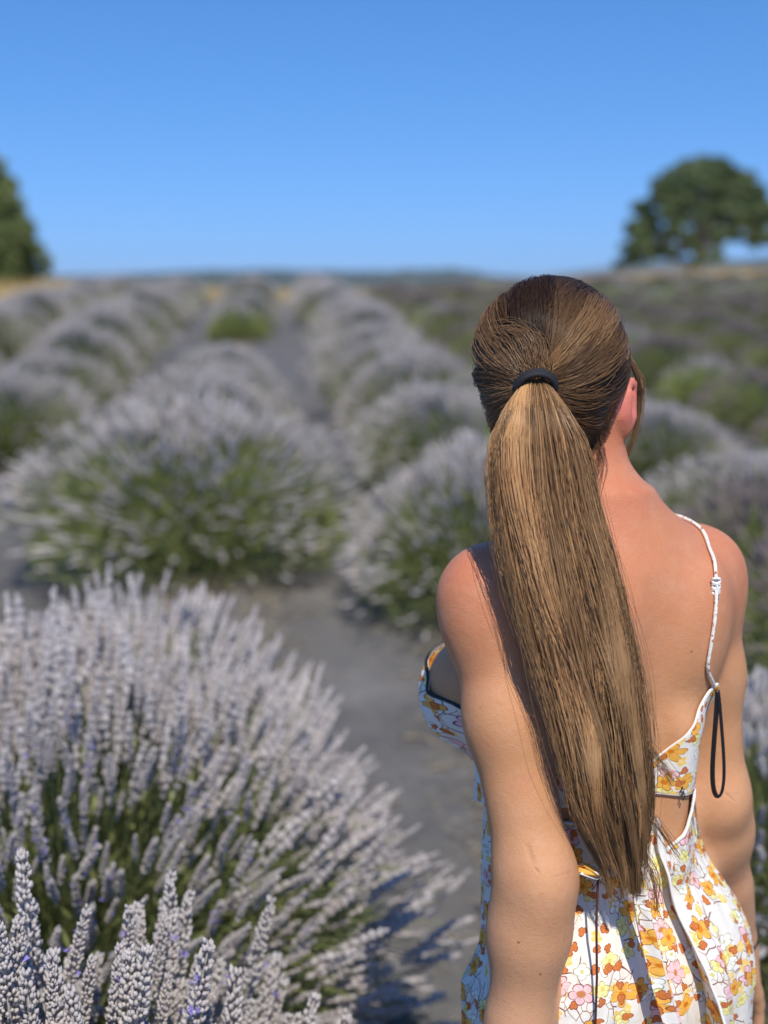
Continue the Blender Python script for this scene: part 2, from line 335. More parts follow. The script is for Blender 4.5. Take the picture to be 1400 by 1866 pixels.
def spike_fine(seed, per=8, whorls=8, Ls=.082, tetra=False):
    """one flower spike along +z starting at 0: whorls of little calyces; returns V, tris, material index"""
    g = np.random.default_rng(seed); Vs = []; Fs = []; Ms = []; n = 0
    for wv in range(whorls):
        u = wv / (whorls - 1); z0 = Ls * (u ** .9) * .93 - (.012 if wv == 0 else 0)
        rad = .0095 * (1 - .50 * u ** 2) * (1 if wv else .75)
        for q in range(max(4, int(round(per * (1 - .25 * u)))) + (3 if wv == whorls - 1 else 0)):
            th = 2 * math.pi * (q + g.uniform(-.3, .3)) / per + wv * .7
            tilt = g.uniform(.45, 1.0) * (1 - .55 * u)
            d = np.array([math.cos(th) * math.sin(tilt), math.sin(th) * math.sin(tilt), math.cos(tilt)])
            c = np.array([math.cos(th) * rad * .35, math.sin(th) * rad * .35, z0 + g.uniform(-.0028, .0028)])
            ln = g.uniform(.0058, .0085) * (1.2 if tetra else 1); wd = g.uniform(.0016, .0022) * (1.3 if tetra else 1)
            s = np.cross(d, [0, 0, 1.0]); s = s / (np.linalg.norm(s) + 1e-9); t = np.cross(d, s)
            m = c + d * ln * .62
            if tetra:
                V = [c, m + s * wd, m - s * wd * .5 + t * wd, m - s * wd * .5 - t * wd, c + d * ln]; F = [(0, 1, 2), (0, 2, 3), (0, 3, 1), (4, 2, 1), (4, 3, 2), (4, 1, 3)]
            else:
                V = [c, m + s * wd, m + t * wd, m - s * wd, m - t * wd, c + d * ln]; F = [(0, 2, 1), (0, 3, 2), (0, 4, 3), (0, 1, 4), (5, 1, 2), (5, 2, 3), (5, 3, 4), (5, 4, 1)]
            Vs += V; Fs += [tuple(a + n for a in f) for f in F]; Ms += [0] * len(F); n += len(V)
            if g.random() < .012:                       # an open violet floret
                e = c + d * ln; pd = .0042
                for b in range(3):
                    a1 = b * 2.1 + g.uniform(0, 1); p1 = e + (s * math.cos(a1) + t * math.sin(a1)) * pd + d * .002; p2 = e + (s * math.cos(a1 + 1.2) + t * math.sin(a1 + 1.2)) * pd + d * .002
                    Vs += [e - d * .002, p1, p2]; Fs.append((n, n + 1, n + 2)); Ms.append(3); n += 3
    for a in range(3): Vs += [(.0013 * math.cos(2.1 * a), .0013 * math.sin(2.1 * a), -.035), (.0013 * math.cos(2.1 * a), .0013 * math.sin(2.1 * a), Ls * .97)]
    for a in range(3):
        b = (a + 1) % 3; Fs += [(n + 2 * a, n + 2 * b, n + 2 * b + 1), (n + 2 * a, n + 2 * b + 1, n + 2 * a + 1)]; Ms += [0, 0]
    return np.array(Vs), np.array(Fs), np.array(Ms)
def spike_mid(seed, sides=4, Ls=.075, r=.0115, coarse=False):
    g = np.random.default_rng(seed)
    prof = [(-.018, .25), (-.010, .80), (-.003, .35), (.003, .40), (.010, 1.0), (.019, .50), (.026, 1.08), (.036, .50), (.043, 1.0), (.052, .42), (.058, .82), (.066, .35), (.071, .50), (.077, .05)]
    if coarse: prof = [(-.016, .3), (-.006, .9), (.003, .35), (.012, 1.0), (.022, .5), (.031, 1.05), (.042, .5), (.052, .9), (.063, .4), (.076, .05)]
    V = []
    for (z, k) in prof:
        for s in range(sides):
            a = 2 * math.pi * s / sides + g.uniform(-.3, .3); rr = r * k * g.uniform(.65, 1.3); V.append((rr * math.cos(a), rr * math.sin(a), z * Ls / .074 + g.uniform(-.003, .003)))
    F = []
    for i in range(len(prof) - 1):
        for s in range(sides):
            a = i * sides + s; b = i * sides + (s + 1) % sides; F += [(a, b, b + sides), (a, b + sides, a + sides)]
    F = np.array(F); return np.array(V), F, np.zeros(len(F), int)

def frames(D):
    ref = np.where(np.abs(D[:, 2:3]) > .95, np.array([1.0, 0, 0]), np.array([0, 0, 1.0]))
    A = norm(np.cross(ref, D)); B = np.cross(D, A); return np.stack([A, B, D], -1)      # columns
def place(mb, tmpl, P, D, scl, tint, g, hue=None):
    """many copies of template(s) at P pointing along D"""
    pick = g.integers(0, len(tmpl), len(P)); rot = g.uniform(0, 2 * np.pi, len(P)); Fr = frames(norm(D))
    for k, (V, F, M) in enumerate(tmpl):
        ix = np.where(pick == k)[0]
        if not len(ix): continue
        c, s = np.cos(rot[ix]), np.sin(rot[ix])
        Rz = np.zeros((len(ix), 3, 3)); Rz[:, 0, 0] = c; Rz[:, 0, 1] = -s; Rz[:, 1, 0] = s; Rz[:, 1, 1] = c; Rz[:, 2, 2] = 1
        Mt = Fr[ix] @ Rz
        W = np.einsum('nij,vj->nvi', Mt, V) * scl[ix][:, None, None] + P[ix][:, None, :]
        off = (np.arange(len(ix)) * len(V))[:, None, None]
        tt = np.repeat(tint[ix], len(V)) + np.tile(g.uniform(-.12, .12, len(V)), len(ix))
        FF = (F[None] + off).reshape(-1, 3); MM = np.tile(M, len(ix))
        for m in np.unique(M):
            sel = MM == m
            # keep vertices together: add once, faces by material
            pass
        mb.V.append(W.reshape(-1, 3)); mb.F[3].append(FF + mb.n); mb.M[3].append(MM); mb.T.append(tt); mb.H.append(np.full(len(tt), .5)); mb.n += len(tt)

def stems(g, N, rad, height, low=.0, droop=.0, base_r=.20, power=.75):
    """stem polylines (N,6,3) rising from a woody base and fanning out into a dome"""
    th = g.uniform(0, 2 * np.pi, N)
    u = g.random(N) ** power                                # 0 straight up .. 1 sideways
    el = (1 - u) * 90 + u * (12 - low)                      # elevation of the tip direction, degrees
    el = np.radians(el + g.normal(0, 7, N))
    lump = 1 + .08 * np.sin(3 * th + g.uniform(0, 6)) + .07 * np.sin(5 * th + g.uniform(0, 6)) * u + .06 * np.sin(11 * th + 9 * u) + g.normal(0, .035, N)
    lump *= 1 - .12 * (u > .55) * g.random(N)
    tip = np.stack([np.cos(th) * np.cos(el) * rad * lump, np.sin(th) * np.cos(el) * rad * lump, .10 + np.sin(el) * (height - .10) * lump], -1)
    br = base_r * np.sqrt(g.random(N)); bt = th + g.normal(0, .5, N)
    b = np.stack([np.cos(bt) * br, np.sin(bt) * br, np.full(N, .05)], -1)
    k = np.linspace(0, 1, 6)[None, :, None]
    mid = b + (tip - b) * .5 + np.array([0, 0, 1.0]) * (.10 + .10 * u)[:, None] * (height / .7)
    P = (1 - k) ** 2 * b[:, None] + 2 * k * (1 - k) * mid[:, None] + k ** 2 * tip[:, None]
    P[:, :, 2] -= (droop * (u ** 2))[:, None] * k[..., 0] ** 3 * .2
    return P, u, th
def leaves(mb, g, N, rad, height, ln=.05, wd=.0045, shell=.84, tint=None):
    th = g.uniform(0, 2 * np.pi, N); el = np.arcsin(g.random(N) ** .8 * .98); rr = shell * (.45 + .55 * g.random(N) ** .4)
    c = np.stack([np.cos(th) * np.cos(el) * rad * rr, np.sin(th) * np.cos(el) * rad * rr, .04 + np.sin(el) * height * rr], -1)
    d = norm(c * [1, 1, .6] + [0, 0, .35] + g.normal(0, .16, (N, 3))); s = norm(np.cross(d, g.normal(0, 1, (N, 3))))
    l = ln * g.uniform(.6, 1.4, N)[:, None]; q = np.stack([c - d * l * .5, c + s * wd, c + d * l * .5, c - s * wd], 1)
    mb.add(q.reshape(-1, 3), np.arange(N * 4).reshape(N, 4), 2, np.repeat(g.random(N) * .8 + .1, 4))

def bush_parts(seed, N, rad, height, tm, nleaf=5000, srad=.0013, power=.75, scl=1.0, droop=0, wd=.0045):
    g = np.random.default_rng(seed)
    P, u, th = stems(g, N, rad, height, power=power, droop=droop)
    dirn = P[:, 5] - P[:, 4]; dirn = norm(dirn + np.array([0, 0, .35]) * np.linalg.norm(dirn, axis=1, keepdims=True) + g.normal(0, .075, (N, 3)) * np.linalg.norm(dirn, axis=1, keepdims=True))
    st = MB(); ks = [0, 2, 4, 5] if N > 1200 and seed < 30 else [0, 1, 2, 3, 4, 5]; V, Q = tubes(P[:, ks], np.array([1.4, 1.2, 1.1, 1, .9, .8])[ks][None] * srad); st.add(V, Q, 1, np.repeat(g.random(N), 3 * len(ks)))
    fo = MB(); leaves(fo, g, nleaf, rad * 1.02, height * 1.0, wd=wd)
    # leaves set along the lower stems, so the flanks read green below the flowers
    M = nleaf // 2; si = g.integers(0, N, M); kk = g.uniform(1.6, 4.3, M); k0 = kk.astype(int); fr = (kk - k0)[:, None]
    c = P[si, k0] * (1 - fr) + P[si, np.minimum(k0 + 1, 5)] * fr; dd = norm(P[si, 5] - P[si, 3] + g.normal(0, .07, (M, 3))); sd = norm(np.cross(dd, g.normal(0, 1, (M, 3)))); l = g.uniform(.018, .042, M)[:, None]
    q = np.stack([c, c + dd * l * .5 + sd * wd * .8, c + dd * l, c + dd * l * .5 - sd * wd * .8], 1); fo.add(q.reshape(-1, 3), np.arange(M * 4).reshape(M, 4), 2, np.repeat(g.random(M) * .9 + .1, 4))
    return P, dirn, u, st, fo, g

TM_MID = [spike_mid(s, coarse=True) for s in range(5)]
def fmesh(name, mbs, mats, smooth=True):
    b = MB()
    for m in mbs:
        for k in (3, 4):
            for f, mi in zip(m.F[k], m.M[k]): b.F[k].append(f + b.n); b.M[k].append(mi)
        b.V += m.V; b.T += m.T; b.H += m.H; b.n += m.n
    return b.mesh(name, mats, smooth)
BUSH = []           # variants: dict(parts=..., whole=...)
def variant(seed, N, rad, height, mats, power=.75, nleaf=5000, scl=1.0, drop=0.0, wd=.0045):
    P, dirn, u, st, fo, g = bush_parts(seed, N, rad, height, TM_MID, nleaf, power=power, wd=wd)
    keep = g.random(N) > drop * (.2 + u) ; fl = MB()
    place(fl, TM_MID, P[keep, 5] - dirn[keep] * .01, dirn[keep], g.uniform(.8, 1.35, keep.sum()) * scl, g.random(keep.sum()), g)
    return dict(foliage=fmesh('foliage', [fo], mats), stems=fmesh('flower_stems', [st], mats), flowers=fmesh('flower_spikes', [fl], mats))
VAR = [variant(11, 1950, .67, .68, LM, .82, scl=.68, drop=.35, nleaf=7000), variant(12, 2200, .68, .68, LM, .80, scl=.66, drop=.28, nleaf=9000, wd=.005), variant(13, 1950, .66, .70, LM, .85, scl=.68, drop=.3, nleaf=7000), variant(14, 620, .60, .60, LM, .6, scl=.8, nleaf=10000, drop=.95, wd=.006)]
VARD = [variant(21, 900, .62, .56, LMD, .8, scl=.75, drop=.3, nleaf=6000), variant(22, 800, .60, .52, LMD, .7, scl=.75, drop=.45, nleaf=8000)]

ORD = ['first', 'second', 'third', 'fourth', 'fifth', 'sixth', 'seventh', 'eighth', 'ninth', 'tenth', 'eleventh', 'twelfth', 'thirteenth', 'fourteenth', 'fifteenth', 'sixteenth', 'seventeenth', 'eighteenth', 'nineteenth', 'twentieth']
ROWNAME = {0: 'the row left of the woman', 1: 'the row right of the woman', -1: 'the second row left of the woman', -2: 'the third row left of the woman', -3: 'the fourth row left of the woman', -4: 'the fifth row left of the woman', -5: 'the sixth row left of the woman', -6: 'the seventh row left of the woman', -7: 'the eighth row left of the woman',
           2: 'the second row right of the woman', 3: 'the third row right of the woman', 4: 'the fourth row right of the woman', 5: 'the fifth row right of the woman', 6: 'the sixth row right of the woman', 7: 'the seventh row right of the woman', 8: 'the eighth row right of the woman', 9: 'the ninth row right of the woman'}
def px_of(X, Y, Z):
    dep = Y * math.cos(PITCH) + (CAM_Z - Z) * math.sin(PITCH); up = Y * math.sin(PITCH) * 1 - (CAM_Z - Z) * math.cos(PITCH)
    return 700 + F_PX * X / dep, 933 - F_PX * up / dep, dep
def bush(X, Y, var, s, rz, label, group, parts, sz=None, sy=1.0):
    z = float(ground_z(X, Y)) - .03
    if True:
        e = empty('lavender_bush', (X, Y, z), rz); e.scale = (s * rgb_.uniform(.84, .97), s * sy * rgb_.uniform(1.0, 1.16), (sz or s) * rgb_.uniform(.88, 1.12)); e.rotation_euler = (rgb_.uniform(-.06, .06), rgb_.uniform(-.07, .07), rz)
        for nm, key in (('foliage', 'foliage'), ('flower_stems', 'stems'), ('flower_spikes', 'flowers')):
            o = link(nm, var[key], e); o['kind'] = 'stuff'
    else:
        e = link('lavender_bush', var['whole']); e.location = (X, Y, z); e.rotation_euler = (0, 0, rz); e.scale = (s, s, sz or s)
    tag(e, label, 'lavender bush', group); return e
rgb_ = random.Random(3)
def spots_for(i):
    if i == 0: ys_ = [5.85, 8.0, 9.5, 11.1, 17.6, 19.4, 23.5, 25.5, 27.2]
    elif i == 1: ys_ = [2.75, 4.1, 5.5, 7.9, 9.4, 10.9, 12.5, 14.2, 15.8, 17.4, 19.0, 20.6, 22.2, 23.8, 25.4, 27, 28.6]
    elif i == -1: ys_ = [5.0, 8.8, 10.5, 12.1, 13.8, 15.6, 17.3, 19.0, 20.6, 22.5, 24.4, 26.3, 28.2]
    elif i == 2: ys_ = [2.6, 4.35, 5.3, 6.5, 8.0, 9.6, 11.2, 12.9, 14.3, 17.0, 18.6, 20.2, 21.8, 23.4, 25, 26.6, 28.2]
    elif i >= 3: ys_ = [6.0 + 1.22 * k + .3 * (i % 2) for k in range(21)]
    else: ys_ = [6.4 + 1.62 * k + .5 * (i % 2) for k in range(15)]
    return ys_
for i in range(-7, 9):
    cnt = 0
    for k, Y in enumerate(spots_for(i)):
        Y = Y + rgb_.uniform(-.12, .12); X = row_x(i, Y) + rgb_.uniform(-.05, .05)
        px, py, dep = px_of(X, Y, float(base_z(X, Y)) + .4); wpx = .68 / dep * F_PX
        s = rgb_.uniform(.92, 1.08); rz = rgb_.choice((0, 3.14)) + rgb_.uniform(-.2, .2) + .0885; r1 = rgb_.random()
        if X < -6.0 and Y > 20.5: continue
        if px < -wpx * 1.3 or px > 1400 + wpx * 1.3: continue
        cnt += 1
        dark = i >= 3 or (i == 2 and (Y > 8.8 or 4 < Y < 6)) or (i == 1 and 3.5 < Y < 4.8)
        if i == 2 and 4 < Y < 6: X -= .34
        if i == 1 and 3.5 < Y < 4.8: X -= .06; s *= .86; sz_ = .62
        sz_ = 1.0
        if Y > 7: s *= 1.0; sz_ = .82
        if dark: var = VARD[0 if r1 < .5 else 1]; s *= .98
        else: var = VAR[3] if (r1 < .10 and Y > 12) or (i == 0 and 17 < Y < 18.5) or (i == 2 and 13.5 < Y < 16) else VAR[int(r1 * 97) % 3]
        if dark and r1 > .74 and Y > 9: var = VAR[3]; s *= .9
        green = var is VAR[3]
        if i == 1 and Y < 4: s *= .86
        if i == 2 and 6 < Y < 8.9: s *= .9; sz_ = .72
        if i == 1 and 5 < Y < 7: sz_ = .92
        if i == 1 and 4 < Y < 6.5: X -= .08
        if i == 0 and Y < 7: s = 1.16; sz_ = .95; rz = 2.0; var = VAR[1]
        kind_ = 'bright green' if green else ('dark purple' if dark else 'pale lilac')
        if cnt <= 8: label = '%s lavender bush, %s from the front in %s' % (kind_, ORD[cnt - 1], ROWNAME[i])
        else: label = '%s lavender bush, %s from the crest in %s' % (kind_, ORD[len(spots_for(i)) - 1 - k], ROWNAME[i])
        bush(X, Y, var, s, rz, label, 'lavender bushes planted in rows', dep < 9.5, s * sz_, 1.14 if Y > 7 else 1.0)

# ---- the near bush with sharp flower spikes in front
def near_bush(X, Y, seed, N, rad, height, label, nind, sp_scl=1.5, power=.8, stretch=1.0, upr=.45):
    global SPK
    z = float(ground_z(X, Y)) - .02
    e = empty('lavender_bush', (X, Y, z)); tag(e, label, 'lavender bush', 'lavender bushes planted in rows')
    P, dirn, u, st, fo, g = bush_parts(seed, N, rad, height, None, 11000, srad=.0014, power=power, wd=.0040)
    P[:, :, 1] *= stretch
    dirn = norm(dirn + [0, 0, upr] + g.normal(0, .11, (N, 3)))
    tip = P[:, 5] - dirn * .01; W = tip + np.array([X, Y, z])
    dist = np.linalg.norm(W - np.array([0, 0, CAM_Z]), axis=1)
    dep = W[:, 1] * math.cos(PITCH) + (CAM_Z - W[:, 2]) * math.sin(PITCH); upv = W[:, 1] * math.sin(PITCH) - (CAM_Z - W[:, 2]) * math.cos(PITCH)
    vis = (dep > .3) & (np.abs(W[:, 0] / dep * F_PX) < 760) & (933 - F_PX * upv / dep < 2500)
    sc = g.uniform(.68, 1.22, N) * sp_scl; tint = g.random(N)
    order = np.argsort(np.where(vis, dist, 99 + dist)); ind = order[:min(nind, int(vis.sum()))]; rest = np.setdiff1d(np.arange(N), ind)
    Fr = frames(norm(dirn)); rot = g.uniform(0, 6.28, N)
    for i_ in ind:
        o = bpy.data.objects.new('flower_spike', SPK[int(g.integers(0, len(SPK)))]); COL.objects.link(o); o.parent = e
        M = Matrix([list(r) for r in Fr[i_]]).to_4x4() @ Matrix.Rotation(rot[i_], 4, 'Z'); M.translation = Vector(tip[i_])
        o.matrix_local = M @ Matrix.Scale(sc[i_], 4)
    fl = MB(); place(fl, TM_N if seed == 31 else TM_M2, tip[rest], dirn[rest], sc[rest], tint[rest], g)
    # stretch foliage with the stems
    for m in (fo, st): m.V = [v * np.array([1, stretch, 1]) for v in m.V]
    for nm, mb in (('foliage', fo), ('flower_stems', st), ('flower_spikes', fl)):
        o = link(nm, fmesh(nm, [mb], LM, nm == 'flower_stems'), e); o['kind'] = 'stuff'
    return e
SPK = []
for s in range(6):
    V, F, M = spike_fine(100 + s, per=random.choice([11, 12, 13]), whorls=random.choice([12, 13, 14]), Ls=random.uniform(.07, .092))
    SPK.append(mesh('flower_spike', V, F, LM, True, np.clip(np.random.default_rng(s).normal(.62, .22, len(V)), 0, 1), M))
TM_M2 = [spike_mid(300 + s, sides=4, Ls=.084, r=.0092) for s in range(6)]; TM_N = [spike_fine(400 + s, per=6, whorls=8, tetra=True) for s in range(4)]
near_bush(-.50, 1.20, 31, 1100, .56, .74, 'faded lavender bush with sharp flower spikes along the bottom edge, nearest the camera', 300, 1.5, power=.8)
near_bush(row_x(0, 2.45) - .02, 2.36, 32, 3300, .77, .77, 'big mound of grey-lilac lavender behind the sharp front spikes, beside the grey path', 300, .90, power=.85, stretch=1.25, upr=.25)
# ================================================================ the woman: one implicit surface, then hair, dress and small things
TH = R(28); OX, OY = 0.245, 1.39
ct, st_ = math.cos(TH), math.sin(TH)
def P3(x, y, z): return np.array([OX + x * ct - y * st_, OY + x * st_ + y * ct, z])     # body frame: x her right, y ahead, z up
def to_local(Q): dx = Q[..., 0] - OX; dy = Q[..., 1] - OY; return dx * ct + dy * st_, -dx * st_ + dy * ct, Q[..., 2]
def from_local(x, y, z): return np.stack([OX + x * ct - y * st_, OY + x * st_ + y * ct, z + 0 * x], -1)
def at(px, py, Yw):
    u = (px - 700) / F_PX; v = (py - 933) / F_PX
    d = np.array([u, math.cos(PITCH) - v * math.sin(PITCH), -math.sin(PITCH) - v * math.cos(PITCH)]); t = Yw / d[1]
    return np.array([0, 0, CAM_Z]) + d * t
HC = np.array([0.188, 1.405, 1.532]); HY = R(-15)                     # head centre and turn
hc, hs_ = math.cos(HY), math.sin(HY)
def H3(x, y, z): return HC + np.array([x * hc - y * hs_, x * hs_ + y * hc, z])
HM = np.array([[hc, -hs_, 0], [hs_, hc, 0], [0, 0, 1.0]])            # head-frame axes as columns
BM = np.array([[ct, -st_, 0], [st_, ct, 0], [0, 0, 1.0]])
def rotm(ax, deg): return np.array(Matrix.Rotation(R(deg), 3, ax))

PR = []          # primitives: (kind, params, k, sign, tag)
def cone(a, b, ra, rb, k=.02, tg='body', sg=1): PR.append(('c', (np.array(a, float), np.array(b, float), ra, rb), k, sg, tg))
def ell(c, r, M=np.eye(3), k=.02, tg='body', sg=1): PR.append(('e', (np.array(c, float), np.array(r, float), M), k, sg, tg))
TZ = np.array([.66, .74, .80, .86, .92, .98, 1.04, 1.10, 1.16, 1.22, 1.28, 1.32, 1.355, 1.385])
TA = np.array([.132, .144, .149, .148, .140, .129, .123, .124, .130, .139, .150, .146, .112, .060])
TB = np.array([.105, .118, .122, .120, .108, .095, .088, .090, .095, .098, .094, .085, .064, .048])
TY = np.array([.00, -.01, -.018, -.018, -.008, .004, .010, .006, -.002, -.006, -.008, -.006, .000, .004])
TX = np.array([.024, .024, .024, .020, .012, .004, -.002, -.002, 0, 0, 0, 0, 0, -.01])
zz = np.linspace(.60, 1.42, 160)
def smooth_interp(v):
    y = np.interp(zz, TZ, v); ker = np.hanning(17); ker /= ker.sum(); yp = np.pad(y, 8, mode='edge'); return np.convolve(yp, ker, 'valid')
SA, SB, SY, SX = map(smooth_interp, (TA, TB, TY, TX))
def torso_sdf(Q):
    x, y, z = to_local(Q); a = np.interp(z, zz, SA); b = np.interp(z, zz, SB); x = x - np.interp(z, zz, SX); y = y - np.interp(z, zz, SY)
    q = (np.abs(x / a) ** 2.15 + np.abs(y / b) ** 2.15 + 1e-9) ** (1 / 2.15)
    r2 = np.sqrt(x * x + y * y) + 1e-9; d = r2 * (1 - 1 / q) * .9
    d = np.minimum(d, 1.0); d = np.where(q < .4, -np.minimum(a, b) * .6, d)
    return np.maximum(d, np.maximum(.64 - z, z - 1.395))
PR.append(('t', None, .02, 1, 'torso'))
for s in (-1, 1):
    ell(P3(s * .090, .096, 1.160), (.072, .064, .072), BM, .04, 'torso')                  # breast
    ell(P3(s * .074, -.066, .845), (.088, .070, .095), BM, .05, 'torso')                  # buttock
    ell(P3(s * .082, -.070, 1.245), (.048, .030, .076), BM @ rotm('Y', s * 10) @ rotm('Z', s * 26), .030, 'torso')   # shoulder blade
    cone(P3(s * .034, -.078, 1.00), P3(s * .038, -.086, 1.14), .022, .020, .04, 'torso')    # long back muscles
cone(P3(0, -.114, 1.02), P3(0, -.119, 1.30), .013, .013, .030, 'torso', -1)                # spine furrow
# legs and feet
for s in (-1, 1):
    hip = P3(s * .074, 0, .80); kn = P3(s * .085, .02, .455); an_ = P3(s * .085, -.015, .085)
    cone(hip, kn, .078, .050, .04, 'leg'); cone(kn, P3(s * .087, -.02, .33), .050, .052, .03, 'leg'); cone(P3(s * .087, -.02, .33), an_, .051, .031, .03, 'leg')
    cone(an_, P3(s * .085, -.045, .035), .030, .028, .02, 'leg'); cone(P3(s * .085, -.04, .035), P3(s * .095, .12, .028), .030, .026, .025, 'leg')
    for j in range(5): cone(P3(s * (.070 + .012 * j), .125, .022), P3(s * (.066 + .014 * j), .178 - .011 * j if j else .182, .018), .0095, .0075 if j else .010, .006, 'leg')
# neck, trapezius
cone(H3(0, -.012, -.045), (.212, 1.405, 1.415), .054, .050, .03, 'neck'); cone((.212, 1.405, 1.415), (.237, 1.385, 1.33), .050, .062, .04, 'neck')
LS = np.array([.108, 1.302, 1.302]); RS = np.array([.368, 1.450, 1.296])
nk = np.array([.222, 1.388, 1.378])
cone(nk + [.022, 0, -.002], RS + [-.040, -.010, .004], .034, .032, .05, 'neck'); cone(nk - [.020, 0, .004], LS + [.040, .008, .012], .036, .036, .05, 'neck')
# arms
LE = np.array([.156, 1.222, 1.020]); LW = np.array([.128, 1.205, .760])
RE = P3(.160, -.022, 1.020); RW = np.array([.452, 1.532, .785])
def arm(S_, E, W, s):
    ell(S_ + (E - S_) * .06, (.048, .048, .056), np.eye(3), .035)
    m = S_ + (E - S_) * .45
    cone(S_, m, .0455, .0410, .035); cone(m, E, .0410, .0365, .03)
    back = norm(np.cross(E - W, P3(1, 0, 0) - P3(0, 0, 0)))
    f = E + (W - E) * .22; cone(E, f, .0365, .0375, .035); cone(f, W, .0375, .0255, .03)
    cone(E + (W - E) * .6, W, .031, .0275, .02)
arm(LS, LE, LW, -1); arm(RS, RE, RW, 1)
ell(LE + np.array([.006, -.026, -.006]), (.010, .012, .018), np.eye(3), .035)            # elbow point
ell(RE + np.array([.008, -.026, -.004]), (.010, .012, .016), np.eye(3), .035)
#ell(LE + np.array([.016, -.039, .014]), (.004, .003, .009), np.eye(3), .010, 'body', -1)    # dimple beside the elbow
#ell(RE + np.array([.026, -.038, .010]), (.004, .003, .008), np.eye(3), .010, 'body', -1)
# hands
def hand(W, dirv, palmn, thumbdir, s):
    d = norm(np.array(dirv)); n = norm(np.array(palmn) - d * np.dot(palmn, d)); t = norm(np.array(thumbdir) - d * np.dot(thumbdir, d) - n * np.dot(thumbdir, n))
    M = np.stack([t, n, d], -1)
    cone(W, W + d * .03, .0265, .026, .02, 'hand'); ell(W + d * .052, (.040, .0165, .052), M, .02, 'hand')
    for j in range(4):
        b = W + d * .088 + t * (.030 - .020 * j) ; L = (.070, .078, .072, .056)[j]; sp = t * (.05 - .035 * j)
        p0 = b - d * .02; p = b; dd = norm(d + sp)
        cone(p0, p, .0095, .0092, .008, 'hand')
        for q, (fr, bend) in enumerate(((.46, 14), (.30, 36), (.24, 58))):
            ddd = norm(dd * math.cos(R(bend)) + n * math.sin(R(bend))); p2 = p + ddd * L * fr; cone(p, p2, (.0090, .0082, .0074)[q], (.0083, .0075, .0063)[q], .004, 'hand'); p = p2
    a = W + d * .022 + t * .022; b = a + norm(t * .75 + d * .75 + n * .25) * .038; c = b + norm(t * .35 + d + n * .35) * .030; e = c + norm(t * .1 + d + n * .55) * .024
    cone(a, b, .015, .012, .012, 'hand'); cone(b, c, .0115, .0100, .006, 'hand'); cone(c, e, .0098, .0078, .005, 'hand')
fw = P3(0, 1, 0) - P3(0, 0, 0); rt = P3(1, 0, 0) - P3(0, 0, 0)
hand(LW, norm(LW - LE) + fw * .12, rt, fw, -1); hand(RW, norm(RW - RE) + fw * -.1, -rt, fw, 1)
# head
ell(H3(0, -.004, .008), (.0745, .092, .088), HM, .02, 'head'); ell(H3(0, .028, -.055), (.055, .058, .062), HM, .035, 'head')   # skull, face
ell(H3(0, .072, -.105), (.022, .020, .017), HM, .022, 'head')                                                                # chin
cone(H3(-.046, .015, -.085), H3(-.012, .068, -.108), .014, .012, .03, 'head'); cone(H3(.046, .015, -.085), H3(.012, .068, -.108), .014, .012, .03, 'head')
cone(H3(0, .090, -.012), H3(0, .108, -.052), .0065, .0105, .014, 'head'); cone(H3(-.010, .098, -.054), H3(.010, .098, -.054), .0075, .0075, .008, 'head')   # nose
cone(H3(-.016, .089, -.076), H3(.016, .089, -.076), .0058, .0058, .006, 'head'); cone(H3(-.013, .088, -.086), H3(.013, .088, -.086), .0062, .0062, .006, 'head')  # lips
for s in (-1, 1):
    ell(H3(s * .031, .078, -.018), (.017, .012, .013), HM, .012, 'head', -1); ell(H3(s * .031, .072, -.018), (.0125, .0125, .0125), HM, .003, 'head')
    cone(H3(s * .016, .088, -.002), H3(s * .044, .080, .000), .006, .005, .012, 'head')
    ell(H3(s * .046, .060, -.045), (.018, .018, .014), HM, .02, 'head')
    Me = HM @ rotm('Z', s * -28) @ rotm('X', -8)
    EX = .084 if s > 0 else .070
    ell(H3(s * EX, .002, -.036), (.0062, .0175, .031), Me, .006, 'head'); ell(H3(s * (EX + .006), .004, -.032), (.0052, .0105, .019), Me, .005, 'head', -1)   # ears
    if s > 0: cone(H3(s * .058, -.004, -.045), H3(s * .048, .012, -.088), .015, .016, .03, 'head')
    cone(H3(s * EX, -.012, -.022), H3(s * (EX - .003), -.011, -.052), .0042, .0042, .006, 'head'); ell(H3(s * (EX - .0045), -.002, -.064), (.0062, .0075, .0088), HM, .005, 'head')

def psdf(kind, pr, Q):
    if kind == 't': return torso_sdf(Q)
    if kind == 'c':
        a, b, ra, rb = pr; ba = b - a; h = np.clip(((Q - a) @ ba) / ba.dot(ba), 0, 1)
        return np.linalg.norm(Q - a - h[..., None] * ba, axis=-1) - (ra + (rb - ra) * h)
    c, r, M = pr; q = (Q - c) @ M; k0 = np.linalg.norm(q / r, axis=-1); k1 = np.linalg.norm(q / (r * r), axis=-1) + 1e-9
    return k0 * (k0 - 1) / k1
def bounds(kind, pr):
    if kind == 't': return np.array([OX - .26, OY - .26, .60]), np.array([OX + .26, OY + .26, 1.42])
    if kind == 'c':
        a, b, ra, rb = pr; r = max(ra, rb); return np.minimum(a, b) - r, np.maximum(a, b) + r
    c, r, M = pr; m = max(r); return c - m, c + m
def smin(a, b, k): h = np.maximum(k - np.abs(a - b), 0) / k; return np.minimum(a, b) - h * h * k * .25
def evalp(Q, tags):
    d = np.full(Q.shape[:-1], 1.0)
    for kind, pr, k, sg, tg in PR:
        if tg not in tags: continue
        e = psdf(kind, pr, Q); d = smin(d, e, k) if sg > 0 else -smin(-d, e, k)
    return d
